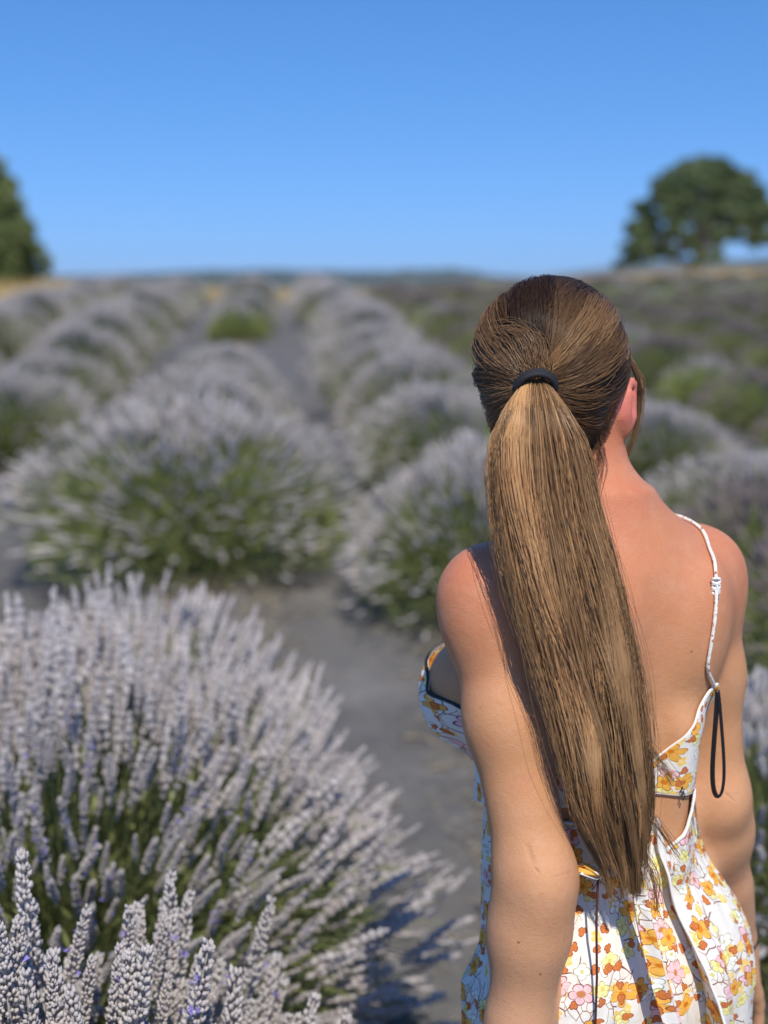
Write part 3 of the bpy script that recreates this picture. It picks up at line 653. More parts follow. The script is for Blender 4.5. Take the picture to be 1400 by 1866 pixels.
def surface_nets(h, lo, hi):
    n = np.ceil((hi - lo) / h).astype(int) + 1; D = np.full(n, 1.0, np.float32)
    order = [p for p in PR if p[3] > 0] + [p for p in PR if p[3] < 0]
    for kind, pr, k, sg, tg in order:
        b0, b1 = bounds(kind, pr); i0 = np.clip(np.floor((b0 - k - .012 - lo) / h).astype(int), 0, n - 1); i1 = np.clip(np.ceil((b1 + k + .012 - lo) / h).astype(int) + 1, 1, n)
        ax = [lo[q] + h * np.arange(i0[q], i1[q]) for q in range(3)]; Q = np.stack(np.meshgrid(*ax, indexing='ij'), -1)
        sl_ = tuple(slice(i0[q], i1[q]) for q in range(3)); e = psdf(kind, pr, Q)
        D[sl_] = smin(D[sl_], e, k) if sg > 0 else -smin(-D[sl_], e, k)
    s = D < 0; c = sum(s[i:n[0] - 1 + i, j:n[1] - 1 + j, k:n[2] - 1 + k].astype(np.int8) for i in (0, 1) for j in (0, 1) for k in (0, 1))
    act = (c > 0) & (c < 8); idx = np.argwhere(act); vid = np.full(act.shape, -1, np.int32); vid[act] = np.arange(len(idx))
    cor = np.array([[i, j, k] for i in (0, 1) for j in (0, 1) for k in (0, 1)]); val = np.stack([D[tuple((idx + o).T)] for o in cor], 1)
    acc = np.zeros((len(idx), 3)); cnt = np.zeros(len(idx))
    for a in range(8):
        for b in range(a + 1, 8):
            if np.abs(cor[a] - cor[b]).sum() != 1: continue
            va, vb = val[:, a], val[:, b]; m = (va < 0) != (vb < 0); t = np.where(m, va / np.where(m, va - vb, 1), 0)
            acc += np.where(m[:, None], cor[a] + t[:, None] * (cor[b] - cor[a]), 0); cnt += m
    V = lo + h * (idx + acc / cnt[:, None]); Fs = []
    for ax in range(3):
        o = [0, 0, 0]; o[ax] = 1; A = s[:-1, :-1, :-1]; sh = [slice(0, -1)] * 3; sh[ax] = slice(1, None); B = s[tuple(sh)]
        e = np.argwhere(A != B); u, v = [(1, 2), (2, 0), (0, 1)][ax]; e = e[(e[:, u] > 0) & (e[:, v] > 0)]
        du = np.zeros(3, int); du[u] = 1; dv = np.zeros(3, int); dv[v] = 1
        q = np.stack([vid[tuple(e.T)], vid[tuple((e - du).T)], vid[tuple((e - du - dv).T)], vid[tuple((e - dv).T)]], 1)
        ins = A[tuple(e.T)]; q[~ins] = q[~ins][:, ::-1]; Fs.append(q)
    Fq = np.concatenate(Fs); Fq = Fq[(Fq >= 0).all(1)]
    for _ in range(2):
        a = np.zeros_like(V); nn = np.zeros(len(V))
        for i, j in ((0, 1), (1, 2), (2, 3), (3, 0)):
            np.add.at(a, Fq[:, i], V[Fq[:, j]]); np.add.at(a, Fq[:, j], V[Fq[:, i]]); np.add.at(nn, Fq[:, i], 1); np.add.at(nn, Fq[:, j], 1)
        V = V + .5 * (a / np.maximum(nn, 1)[:, None] - V)
    return V, Fq
LEc = [((960, 1535), (974, 1580), .0050), ((972, 1580), (985, 1592), .0030), ((1006, 1600), (1044, 1588), .0032), ((985, 1560), (1038, 1566), .0020)]
REc = [((1290, 1446), (1356, 1418), .0040), ((1305, 1455), (1352, 1446), .0034), ((1318, 1442), (1340, 1462), .0030)]
def project(Q, tags, off, it=12):
    Q = np.array(Q, float)
    for _ in range(it):
        d = evalp(Q, tags) - off; e = 1e-3
        g = np.stack([evalp(Q + np.eye(3)[a] * e, tags) - evalp(Q - np.eye(3)[a] * e, tags) for a in range(3)], -1); Q = Q - norm(g) * d[..., None] * .8
    return Q
def ray_hit(px, py, tags, off=0.0):
    u = (px - 700) / F_PX; v = (py - 933) / F_PX
    d = norm(np.array([u, math.cos(PITCH) - v * math.sin(PITCH), -math.sin(PITCH) - v * math.cos(PITCH)])); p = np.array([0, 0, CAM_Z]) + d * .9
    for _ in range(80):
        s = float(evalp(p[None], tags)[0]) - off
        if s < 2e-4: break
        p = p + d * s * .7
    return p if s < 5e-3 else None
ALLT = ('body', 'torso', 'neck', 'head')

ALLA = ('body',)
CREASES = []
for (p_, q_, w_) in LEc + REc:
    u_, v_ = ray_hit(*p_, ALLA), ray_hit(*q_, ALLA)
    if u_ is not None and v_ is not None: CREASES.append((tuple(u_ - [OX, OY, 0]), tuple(v_ - [OX, OY, 0]), w_))
print('creases', len(CREASES))
woman = empty('person', (OX, OY, 0.0)); tag(woman, 'woman with a long ponytail in a white floral open-back dress, seen from behind', 'person')
WO = np.array([OX, OY, 0.0])
EARS = [tuple(H3(s * .083, .0, -.034) - WO) for s in (-1, 1)]; skin = skin_mat()
V, Fq = surface_nets(.0045, np.array([-.05, .98, -.01]), np.array([.62, 1.72, 1.66]))
body = link('body', mesh('body', V - WO, Fq, [skin]), woman)
print('body verts', len(V))

# ---------------------------------------------------------------- hair
hair_m = hair_mat()
HT = ('head', 'neck')
hs_dir = norm(np.array([-.06, -1, -.14]))                                   # towards the tie, head frame
def head_r(D, off):
    """radius of the hair-covered skull along head-frame directions D"""
    W = D @ HM.T; lo = np.full(len(D), .05); hi = np.full(len(D), .145)
    c0 = HC; semi = np.array([.0765, .094, .090])
    # plain skull ellipsoid (ears ignored) joined to the neck
    t = 1 / np.sqrt(((D / semi) ** 2).sum(1)); r = t
    down = np.clip((-D[:, 2] - .55) / .3, 0, 1); 
    for _ in range(18):
        m = (lo + hi) / 2; q = HC + W * m[:, None]; dd = psdf(*PRH[0][:2], q); dd = smin(dd, psdf(*PRH[1][:2], q), .03); dd = smin(dd, psdf(*PRH[2][:2], q), .03); ins = dd < 0; lo = np.where(ins, m, lo); hi = np.where(ins, hi, m)
    return (lo + hi) / 2 + off
PRH = [p for p in PR if p[4] == 'head' and p[0] == 'e'][:1] + [p for p in PR if p[4] == 'neck'][:1] + [p for p in PR if p[4] == 'head' and p[0] == 'e'][1:2]
def in_hair(D): r = .09; return D[:, 2] * r > 1.18 * D[:, 1] * r - .012
def volume(D):   # how far the brushed-back hair stands off the skull
    return .010 - .002 * np.clip(D[:, 2], 0, 1) + .003 * np.clip(-D[:, 1], 0, 1) - .004 * np.clip(-D[:, 2] - .3, 0, 1)
def hairline(y, x): return np.where(y > 0, 1.18 * y, 2.3 * y) - .012 - .050 * (x < -.02)
# the under-layer
la = np.linspace(-math.pi / 2, math.pi / 2, 70); lo_ = np.linspace(0, 2 * math.pi, 130)
A_, B_ = np.meshgrid(la, lo_, indexing='ij'); D = np.stack([np.cos(A_) * np.cos(B_), np.cos(A_) * np.sin(B_), np.sin(A_)], -1).reshape(-1, 3)
rr = head_r(D, 0) + volume(D) - .005; V = HC + (D @ HM.T) * rr[:, None]
ok = (D[:, 2] * rr > hairline(D[:, 1] * rr, D[:, 0] * rr) + .009) & (V[:, 2] > 1.438)
a = (np.arange(69)[:, None] * 130 + np.arange(129)[None, :]).ravel(); Qd = np.stack([a, a + 1, a + 131, a + 130], -1); Qd = Qd[ok[Qd].all(1)]
hair = link('hair', mesh('hair', V - WO, Qd, [hair_m], tint=np.full(len(V), .26), hue=np.zeros(len(V))), woman)
g = np.random.default_rng(5)
def slerp(a, b, t): om = np.arccos(np.clip((a * b).sum(-1), -1, 1))[..., None, None]; t = t[None, :, None]; a = a[:, None]; b = b[:, None]; return (np.sin((1 - t) * om) * a + np.sin(t * om) * b) / np.maximum(np.sin(om), 1e-4)
NS = 7200; cand = norm(g.normal(0, 1, (NS * 9, 3))); h_ = head_r(cand, 0)
okc = (cand[:, 2] * h_ > hairline(cand[:, 1] * h_, cand[:, 0] * h_)) & ((HC + (cand @ HM.T) * h_[:, None])[:, 2] > 1.432)
near_line = np.abs(cand[:, 2] * h_ - hairline(cand[:, 1] * h_, cand[:, 0] * h_)) < .02
wgt = okc & (near_line | (g.random(len(cand)) < .34)); cand = cand[wgt][:NS]; NS = len(cand)
K = 10; t = np.linspace(0, 1, K)
# locks: neighbouring strands share a bend and a lift
NL = 70; lc = norm(g.normal(0, 1, (NL, 3))); lock = np.argmax(cand @ lc.T, 1); lb = g.normal(0, 1, (NL, 4))
endd = norm(np.broadcast_to(hs_dir, cand.shape) + g.normal(0, .05, cand.shape))
SLp = slerp(cand, endd, t); side = norm(np.cross(cand, endd))
sweep = (.15 * lb[lock, 0] + .02 * g.normal(0, 1, NS))[:, None] * np.sin(np.pi * t)[None]
DD = norm(SLp + side[:, None] * sweep[..., None]); flat = DD.reshape(-1, 3)
rad = (head_r(flat, 0) + volume(flat)).reshape(NS, K)
lift = (.0055 * lb[lock, 1] + .0006 * g.normal(0, 1, NS))[:, None] * np.sin(np.pi * np.clip(t * 1.1, 0, 1))[None] + (.0016 * np.sin(40 * (cand @ lc[3]) + 5))[:, None] * np.sin(np.pi * t)[None]
conv = t[None] ** 3
rad = rad + lift - .002 + .006 * conv
PP = HC + np.einsum('nkj,ij->nki', DD, HM) * rad[..., None]
tieP = HC + HM @ hs_dir * .114
PP[:, -1] = tieP + (PP[:, -1] - tieP) * .8
tn = np.clip(.49 + .18 * lb[lock, 2] + .05 * g.normal(0, 1, NS), .04, .95)[:, None] + (.16 * t - .05)[None] + .06 * np.clip(-cand[:, 2:3], -1, 1) - .55 * np.clip(cand[:, 2:3] - .25, 0, 1) * (1 - t)[None] ** .8
V, Q = tubes(PP, np.array([.5] + [1] * (K - 2) + [.9]) * .00031); 
hue = np.clip(.5 + .3 * lb[lock, 3] + .2 * g.normal(0, 1, NS), 0, 1)
HB = MB(); HB.add(V, Q, 0, np.repeat(np.clip(tn, .02, .98).ravel(), 3), np.repeat(hue, K * 3))
# loose lock in front of her right ear and wisps at the nape
def wisp(pts, n, spread, r=.0004, tint=.35):
    pts = np.array(pts); kk = np.linspace(0, 1, 14); s = np.linspace(0, 1, len(pts))
    C = np.stack([np.interp(kk, s, pts[:, a]) for a in range(3)], -1); ker = np.array([.25, .5, .25])
    for _ in range(3): C[1:-1] = .25 * C[:-2] + .5 * C[1:-1] + .25 * C[2:]
    off = g.normal(0, 1, (n, 1, 3)) * spread * (.35 + .9 * kk[None, :, None]) ; bend = g.normal(0, 1, (n, 1, 3)) * spread * .8 * np.sin(np.pi * kk * 1.3)[None, :, None]
    Pw = C[None] + off + bend; V, Q = tubes(Pw, np.linspace(1, .6, 14)[None] * r); HB.add(V, Q, 0, np.repeat(np.clip(g.normal(tint, .12, n), .05, .9), 42), .3)
wisp([at(1128, 640, 1.425), at(1152, 655, 1.425), at(1166, 690, 1.425), at(1170, 740, 1.42), at(1158, 800, 1.41), at(1138, 840, 1.41), at(1120, 862, 1.41)], 55, .0016)
wisp([at(1140, 640, 1.43), at(1160, 680, 1.43), at(1172, 700, 1.43), at(1163, 760, 1.42), at(1148, 790, 1.42)], 22, .0022, tint=.62)
for k_ in range(26):
    x0 = g.uniform(1040, 1108); y0 = g.uniform(800, 850); q0 = ray_hit(x0, y0, HT, .002)
    if q0 is None: continue
    x1 = x0 - g.uniform(-4, 26); q1 = ray_hit(x1, y0 + g.uniform(25, 55), ALLT, .0025)
    q2 = ray_hit(x0 - 12, y0 - 40, HT, .004)
    if q1 is None or q2 is None: continue
    wisp([q2, q0, q1], 3, .0008, .00025, .3)
link('strands', HB.mesh('strands', [hair_m]), hair)['kind'] = 'stuff'
bpy.data.objects['strands'].location = -Vector(WO)

# ponytail
pcl = [((975, 708), 1.305, 26, .014), ((975, 714), 1.272, 30, .015), ((975, 728), 1.256, 36, .016), ((976, 752), 1.246, 58, .019), ((979, 795), 1.240, 80, .024), ((984, 850), 1.236, 92, .027), ((994, 930), 1.228, 95, .026),
       ((1012, 1010), 1.224, 97, .025), ((1033, 1090), 1.222, 97, .025), ((1054, 1170), 1.216, 95, .025), ((1074, 1250), 1.208, 92, .025), ((1091, 1330), 1.204, 89, .024), ((1104, 1410), 1.206, 84, .022), ((1117, 1480), 1.212, 73, .018), ((1130, 1545), 1.222, 55, .013), ((1142, 1600), 1.228, 48, .009)]
C = np.array([at(p[0][0], p[0][1], p[1]) for p in pcl]); HWd = np.array([p[2] for p in pcl]) / F_PX * 1.30 * .92; HDp = np.array([p[3] for p in pcl])
sarc = np.concatenate([[0], np.cumsum(np.linalg.norm(np.diff(C, axis=0), axis=1))]); sarc /= sarc[-1]
K = 17; N = 8500
lk = g.integers(0, 80, N); L0 = g.uniform(0, 1, (80, 6)); Ln = g.normal(0, 1, (80, 6))
lx = np.sign(L0[:, 0] - .5) * np.abs(2 * L0[:, 0] - 1) ** .8 * .86; ly = (2 * L0[:, 1] - 1) * .8
# strand offset inside its lock shrinks down the length, so locks separate towards the tips
ox = g.normal(0, .17, N); oy = g.normal(0, .22, N)
full = (g.random(N) < .08); ox0 = np.where(full, g.uniform(-1, 1, N), 0)
end = np.clip(.915 + .065 * Ln[lk, 4] + g.normal(0, .05, N) - .10 * np.abs(lx[lk]) ** 2 - .05 * (lx[lk] < -.3), .55, 1.03)
tt = np.linspace(0, 1, K)[None] * end[:, None]
def I(arr): return np.interp(np.clip(tt, 0, 1), sarc, arr)
clump = 1 - .66 * np.clip(tt * 1.25, 0, 1) ** 1.1
X_ = lx[lk][:, None] + ox[:, None] * clump + .15 * np.sin(tt * (7 + 8 * L0[lk, 2])[:, None] + 6.28 * L0[lk, 3][:, None]) * tt ** .6 + np.clip(.22 * Ln[lk, 0], -.4, .4)[:, None] * (tt - .15) - lx[lk][:, None] * .12 * tt
X_ = np.where(full[:, None], ox0[:, None] * (1 - .06 * tt) + .04 * np.sin(tt * 9 + 6 * g.random(N)[:, None]), X_)
X_ = X_ + g.normal(0, .035, N)[:, None] * np.sin(tt * g.uniform(4, 14, N)[:, None] + g.uniform(0, 6, N)[:, None]) * tt
Y_ = ly[lk][:, None] + oy[:, None] * clump + .30 * np.sin(tt * (6 + 6 * L0[lk, 1])[:, None] + 6.28 * L0[lk, 5][:, None]) * tt ** .6
Y_ = Y_ + .26 * np.sin(tt * 15 + lx[lk][:, None] * 4 + L0[lk, 4][:, None] * 3) * np.clip(tt * 2 - .3, 0, 1)
X_ = X_ + .12 * np.sin(tt * 13 + lx[lk][:, None] * 2.5 + 1) * np.clip(tt - .35, 0, 1) * 1.6
X_ = np.clip(X_, -1.15, 1.15); Y_ = np.clip(Y_, -1.0, 1.0) * np.sqrt(np.clip(1.08 - (X_ / 1.12) ** 2, .12, 1))
Cx = np.stack([I(C[:, a]) for a in range(3)], -1); hw = I(HWd)[..., None]; hd = I(HDp)[..., None]
Tn = norm(np.gradient(Cx, axis=1)); sidev = norm(np.array([1.0, .12, 0]) - Tn * (Tn @ np.array([1.0, .12, 0]))[..., None]); depv = np.cross(sidev, Tn)
PP = Cx + sidev * X_[..., None] * hw + depv * Y_[..., None] * hd
over = np.clip((tt - sarc[-1]) , 0, 1)[..., None]; PP[..., 2:3] -= over * .6
ti = np.clip(.73 + .22 * Ln[lk, 1] + .05 * g.normal(0, 1, N) + .06 * np.cos(lx[lk] * 3), .05, 1)[:, None] + .10 * np.sin(np.clip(tt * 4.2, 0, np.pi)) + .10 * np.clip(tt - .6, 0, 1)
V, Q = tubes(PP, (np.full(N, .00033) * g.uniform(.75, 1.25, N))[:, None] * np.concatenate([[.8], np.ones(K - 4), [.8, .6, .35]])[None])
PB = MB(); PB.add(V, Q, 0, np.repeat(np.clip(ti, .03, 1).ravel(), 3), np.repeat(np.clip(.45 + .3 * Ln[lk, 2] + .15 * g.normal(0, 1, N), 0, 1), K * 3))
# flyaways
n = 230; kk = np.linspace(0, 1, 20); s0 = g.uniform(.05, .5, n); s1 = np.clip(s0 + g.uniform(.25, .5, n), 0, 1); ttf = s0[:, None] + (s1 - s0)[:, None] * kk[None]
sd = np.sign(g.normal(0.2, 1, n))[:, None]; Cf = np.stack([np.interp(ttf, sarc, C[:, a]) for a in range(3)], -1); hwf = np.interp(ttf, sarc, HWd)
xf = sd * (.9 + ((np.abs(g.normal(0, .16, n)) + .02)[:, None] * np.sin(np.pi * kk * g.uniform(.6, 1.1, n)[:, None])[:]))
Pf = Cf + np.array([1, .12, 0]) * (xf * hwf)[..., None] - np.array([0, 1, 0]) * g.uniform(-.01, .02, n)[:, None, None]
V, Q = tubes(Pf, .00020); PB.add(V, Q, 0, .6, .3)
for (pts, sp) in [([at(1150, 1300, 1.205), at(1168, 1345, 1.20), at(1200, 1385, 1.20), at(1228, 1425, 1.21)], .0022), ([at(1150, 1440, 1.21), at(1190, 1490, 1.21), at(1235, 1560, 1.23)], .003),
                  ([at(1160, 1530, 1.22), at(1195, 1600, 1.24), at(1205, 1660, 1.25)], .004), ([at(905, 800, 1.24), at(893, 900, 1.235), at(905, 1000, 1.23), at(935, 1080, 1.225)], .0012)]:
    HB = PB; wisp(pts, 24, sp, .00035, .6)
pt = link('ponytail', PB.mesh('ponytail', [hair_m]), hair); pt['kind'] = 'stuff'; pt.location = -Vector(WO)

# hair tie: two black elastic loops
tie_m = NM('black_elastic'); c_ = tie_m.coord('Object'); tie_m.set(Base_Color=(.012, .012, .015), Roughness=.75); wvn = tie_m.noise(tie_m.scale(c_, (900, 900, 300)), 1, 2); tie_m.bump(wvn, .4, .001); tie_m = tie_m.m
tb = MB(); ax = norm(C[2] - tieP); 
for q in range(3):
    cc = at(976, 711 - 2 * q, 1.266 + .0055 * q); an = np.linspace(0, 2 * math.pi, 41)[:-1]
    a1 = norm(np.array([1, .1, 0.0])); n_ = norm(np.array([0.12, -.80, -.45])); a2 = np.cross(n_, a1)
    ring = cc + (a1 * np.cos(an)[:, None] * (.0195 + .0006 * q) + a2 * np.sin(an)[:, None] * (.0185 + .0006 * q))
    ring = np.concatenate([ring, ring[:2]]); V, Q = tubes(ring[None], .0031, 8); tb.add(V, Q)
o = link('hair_tie', tb.mesh('hair_tie', [tie_m]), woman); o.location = -Vector(WO); o['label'] = 'black elastic hair tie'
# ---------------------------------------------------------------- dress
floral = floral_mat(); lining = simple('cotton_edge', (.80, .78, .74), .8); blacks = simple('black_satin', (.008, .008, .010), .38)
TT = ('torso',)
def torso_r(phi, z, tags=TT):
    """distance from the body axis to the skin; phi 0 = spine, + towards her right"""
    phi = np.asarray(phi, float); z = np.broadcast_to(z, phi.shape); dx, dy = np.sin(phi), -np.cos(phi); lo = np.full(phi.shape, .02); hi = np.full(phi.shape, .26)
    for _ in range(18):
        m = (lo + hi) / 2; ins = evalp(from_local(dx * m, dy * m, z), tags) < 0; lo = np.where(ins, m, lo); hi = np.where(ins, hi, m)
    return (lo + hi) / 2
def pol(phi, r, z): return from_local(np.sin(phi) * r, -np.cos(phi) * r, z)
def grid_mesh(name, Pg, UV, mats, parent, mask=None, thick=.0012):
    m_, n_ = Pg.shape[:2]; a = (np.arange(m_ - 1)[:, None] * n_ + np.arange(n_ - 1)[None, :]); Q = np.stack([a, a + 1, a + n_ + 1, a + n_], -1).reshape(-1, 4)
    if mask is not None: mm = mask.ravel(); Q = Q[mm[Q].all(1)]
    me = mesh(name, Pg.reshape(-1, 3) - WO, Q, mats, uv=UV.reshape(-1, 2)); o = link(name, me, parent)
    s = o.modifiers.new('thickness', 'SOLIDIFY'); s.thickness = thick; s.offset = 1.0; return o
dress = empty('dress'); dress.parent = woman
rng = np.random.default_rng(9)
# bodice: low back band rising to a point under each strap, then over the bust
nphi = 360; phi = np.linspace(-math.pi, math.pi, nphi); ad = np.degrees(np.abs(phi))
ztop = np.interp(ad, [0, 8, 18, 30, 39, 43, 49, 62, 80, 100, 122, 140, 150, 160, 180], [1.110, 1.124, 1.148, 1.170, 1.186, 1.189, 1.180, 1.164, 1.152, 1.145, 1.165, 1.215, 1.238, 1.222, 1.185])
zbot = np.interp(ad, [0, 30, 70, 100, 130, 180], [1.078, 1.073, 1.066, 1.05, 1.03, 1.03])
nv = 40; tv = np.linspace(0, 1, nv)[:, None]; Z = zbot[None] * (1 - tv) + ztop[None] * tv; PH = np.broadcast_to(phi[None], Z.shape)
r = torso_r(PH, Z) + .0035 + .0012 * np.sin(PH * 23 + Z * 60) * np.clip((np.abs(PH) - .3), 0, 1) + .003 * (1 - tv) * (np.abs(PH) > 1.2)
fr_ = np.clip((ad[None] - 95) / 30, 0, 1) * (PH < 0); r = r + .010 * fr_ * (1 - tv) + .004 * fr_ * np.sin(PH * 40 + 2 * Z * 50)
Pg = pol(PH, r, Z); UV = np.stack([PH * .15, Z], -1)
bod = grid_mesh('bodice', Pg, UV, [floral], dress)
# rolled edge along the top of the bodice
V, Q = tubes(Pg[-1][None] + [0, 0, .0005], .0015, 6); link('edging', mesh('edging', V - WO, Q, [lining]), bod)
V, Q = tubes((Pg[0])[None], .0014, 6); link('edging', mesh('edging', V - WO, Q, [lining]), bod)
# black trim at the left armhole
sel = (phi < -math.radians(62)) & (phi > -math.radians(146)); tp = Pg[-1][sel]; tp = np.concatenate([tp[:1], tp])
V, Q = tubes((tp + [-.001, 0, .001])[None], .0021, 6); link('armhole_trim', mesh('armhole_trim', V - WO, Q, [blacks]), bod)
# seam ridge on the right of the back band
sp = np.linspace(.06, .94, 20); ii_ = int(np.argmin(np.abs(phi - R(42)))); seam = Pg[(sp * (nv - 1)).astype(int), ii_]
V, Q = tubes((seam + (P3(.5, -.8, 0) - P3(0, 0, 0)) * .0015)[None], .0008, 5); link('seam', mesh('seam', V - WO, Q, [simple('brown_thread', (.10, .035, .02), .8)]), bod)

# skirt: falls from the waist with gathers; the two back panels overlap in a slit below the keyhole
n = 400; over = R(16); c0 = R(9); phs = np.linspace(c0 - over * .4, c0 + 2 * math.pi + R(24), n)
mz = 96; tz = np.linspace(0, 1, mz)[:, None]; ztw = np.interp(np.degrees(phs) % 360, [0, 3, 9, 20, 30, 34, 44, 60, 100, 180, 260, 320, 350, 357, 360], [1.062, 1.050, 1.010, 1.030, 1.066, 1.071, 1.054, 1.044, 1.048, 1.052, 1.052, 1.050, 1.058, 1.062, 1.062])
zb = .235; Z = ztw[None] * (1 - tz) + zb * tz; PH = np.broadcast_to(phs[None], Z.shape)
zq = np.clip(Z, .70, 1.2)
rt_ = torso_r(PH, zq, ('torso', 'leg')); 
hipmax = torso_r(PH, np.full_like(PH, .82), ('torso', 'leg')); rt_ = np.where(Z < .84, np.maximum(rt_, hipmax), rt_)
dn = np.clip(1.05 - Z, 0, 1); fold = sum(a * np.sin(k * PH + p + 2.2 * dn * q) for k, a, p, q in ((7, .5, 1.1, 1), (11, .55, 2.0, -1), (17, .34, .3, 1.5), (26, .20, 4.0, -1), (39, .10, 1, 1)))
r = rt_ + .005 + .010 * dn ** 1.1 + (.003 + .026 * dn) * np.clip(dn * 6, 0, 1) * fold * .55 * (1 - .6 * np.exp(-((np.degrees(PH) % 360 - 280) / 35) ** 2))
frl = np.exp(-((np.degrees(PH) % 360 - 235) / 38) ** 2); r = r + .012 * frl * np.clip(dn * 8, 0, 1) * np.clip(1 - dn * 4, -.15, 1)
rg_ = np.exp(-((np.degrees(PH) % 360 - 80) / 40) ** 2); r = r - .018 * rg_ * np.clip(dn * 3, 0, 1)
# the right-hand panel stands off along its free edge
e0 = np.clip(1 - (PH - PH[:, :1]) / R(14), 0, 1); r = r + .0016 * np.sin(61 * PH + 9 * np.sin(Z * 21 + 3 * PH)) * np.sin(Z * 47 + 7 * PH) * np.clip(dn * 9, .1, 1) + .0012 * np.sin(130 * PH + 6 * np.sin(33 * Z)) * np.clip(1 - dn * 6, .15, 1) * np.clip(dn * 14, .1, 1)
r = r + e0 ** 2 * (.010 + .050 * np.clip((1.02 - Z) * 3.5, 0, 1))
e1 = np.clip(1 - (PH[:, -1:] - PH) / R(26), 0, 1); r = r - e1 * .006 * np.clip(dn * 5, 0, 1) + .012 * np.sin(e1 * math.pi) ** 2 * np.clip(dn * 5, 0, 1)
Pg2 = pol(PH, r, Z); sh = np.clip((1.0 - Z) * .16, 0, .5); 
lean = P3(1, 0, 0) - P3(0, 0, 0); Pg2[:, :, :] += (e0 * .10 * np.clip(1.03 - Z, 0, 1))[..., None] * lean
arc = np.cumsum(np.concatenate([[0], np.full(n - 1, (phs[1] - phs[0]) * .165)])); UV = np.stack([np.broadcast_to(arc[None], Z.shape) + .37, Z], -1)
skt = grid_mesh('skirt', Pg2, UV, [floral], dress)
for cidx in (0,):
    ed = Pg2[:, cidx]; V, Q = tubes(ed[None], .0016, 6); link('hem', mesh('hem', V - WO, Q, [lining]), skt)
V, Q = tubes(Pg2[0][None], .0018, 6); link('hem', mesh('hem', V - WO, Q, [lining]), skt)
# two loose tie ends hanging down the slit, and the ruffled knot where they start
def sash(pts, wid, name, twist=0.0, sag=.006):
    pts = np.array(pts); k = 70; s = np.linspace(0, 1, len(pts)); kk = np.linspace(0, 1, k); Cc = np.stack([np.interp(kk, s, pts[:, a]) for a in range(3)], -1)
    for _ in range(12): Cc[1:-1] = .25 * Cc[:-2] + .5 * Cc[1:-1] + .25 * Cc[2:]
    wv_ = np.interp(kk, np.linspace(0, 1, len(wid)), wid); an = twist * kk + .3; sd = np.stack([np.cos(an), np.sin(an) * .8, 0 * an], -1); us = np.linspace(-1, 1, 15)
    nrm = np.stack([np.sin(an), -np.cos(an), 0 * an], -1)
    G = Cc[:, None] + sd[:, None] * (us[None, :, None] * wv_[:, None, None]) + nrm[:, None] * (sag * np.sin(us * 4.2 + kk[:, None] * 3))[..., None]
    UVs = np.stack([us[None] * wv_[:, None] + rng.uniform(0, 1) + 0 * kk[:, None], Cc[:, 2:3] + 0 * us[None]], -1); return grid_mesh(name, G, UVs, [floral], dress)
sash([at(1150, 1560, 1.245), at(1165, 1600, 1.235), at(1180, 1680, 1.225), at(1205, 1780, 1.22), at(1235, 1880, 1.22), at(1260, 1990, 1.22)], [.008, .010, .013, .015, .017, .018], 'sash', 1.1)
sash([at(1140, 1565, 1.25), at(1120, 1600, 1.238), at(1085, 1590, 1.232), at(1062, 1575, 1.24)], [.010, .020, .018, .008], 'sash', .4, .004)
V, Q = tubes(np.array([at(1090, 1600, 1.238), at(1087, 1680, 1.226), at(1088, 1780, 1.215), at(1084, 1900, 1.208), at(1086, 2020, 1.203)])[None] * 1.0, .0013, 6)
link('thin_dark_line', mesh('thin_dark_line', V - WO, Q, [simple('dark_red', (.07, .018, .014), .7)]), dress)  # thin dark red tube running down the back of the skirt
# straps
sm_ = NM('printed_piping'); c_ = sm_.coord('Object'); sm_.set(Base_Color=sm_.mix(sm_.ramp(sm_.noise(c_, 170, 2), .60, .66), (.80, .76, .68), (.42, .16, .08)), Roughness=.8); sm_.bump(sm_.noise(c_, 300, 2), .5, .002); strap_m = sm_.m
def strap(pts, r_=.0027):
    pts = np.array(pts); k = 60; s = np.linspace(0, 1, len(pts)); kk = np.linspace(0, 1, k); Cc = np.stack([np.interp(kk, s, pts[:, a]) for a in range(3)], -1)
    for _ in range(6): Cc[1:-1] = .25 * Cc[:-2] + .5 * Cc[1:-1] + .25 * Cc[2:]
    Cc = project(Cc, ALLT, .003, 5); return Cc
RP = Pg[-1, int(np.argmin(np.abs(phi - R(41))))]
hits = [RP] + [q_ for q_ in [ray_hit(x, y, ALLT, .003) for x, y in ((1287, 1222), (1294, 1185), (1300, 1150), (1305, 1095), (1303, 1045), (1296, 1005), (1280, 962), (1264, 943), (1252, 934))] if q_ is not None]
front = [P3(.105, .0, 1.365), P3(.100, .05, 1.34), P3(.088, .10, 1.27), Pg[-1, int(np.argmin(np.abs(phi - R(150))))]]
for mir in (1, -1):
    pts = []
    for q in hits + front:
        x, y, z = to_local(np.array(q)[None]); pts.append(from_local(mir * x, y, z)[0])
    Cc = strap(pts); rad_ = .0021 + .00015 * np.sin(np.arange(60) * 1.1)
    rad_[20:24] *= 1.0
    V, Q = tubes(Cc[None], rad_[None], 8); kx = np.tile(np.linspace(0, 1, 8), 60) * .016; me = mesh('strap', V - WO, Q, [strap_m], uv=np.stack([kx, np.repeat(np.arange(60) * .008, 8)], -1)); so_ = link('strap', me, dress)
    if mir > 0: SC = Cc
kn = ray_hit(1305, 1058, ALLT, .005); tb = MB()
for q in range(3):
    an = np.linspace(0, 2 * math.pi, 17); V, Q = tubes((kn + np.array([0, 0, -.006 * q]) + np.stack([np.cos(an) * .0042, -np.abs(np.sin(an)) * .003 + .001, np.sin(an) * .003], -1))[None], .0018, 6); tb.add(V, Q)
V, Q = tubes(np.array([kn + [0, -.002, -.004], kn + [.003, -.004, -.012], kn + [.002, -.003, -.022]])[None], .0015, 6); tb.add(V, Q)
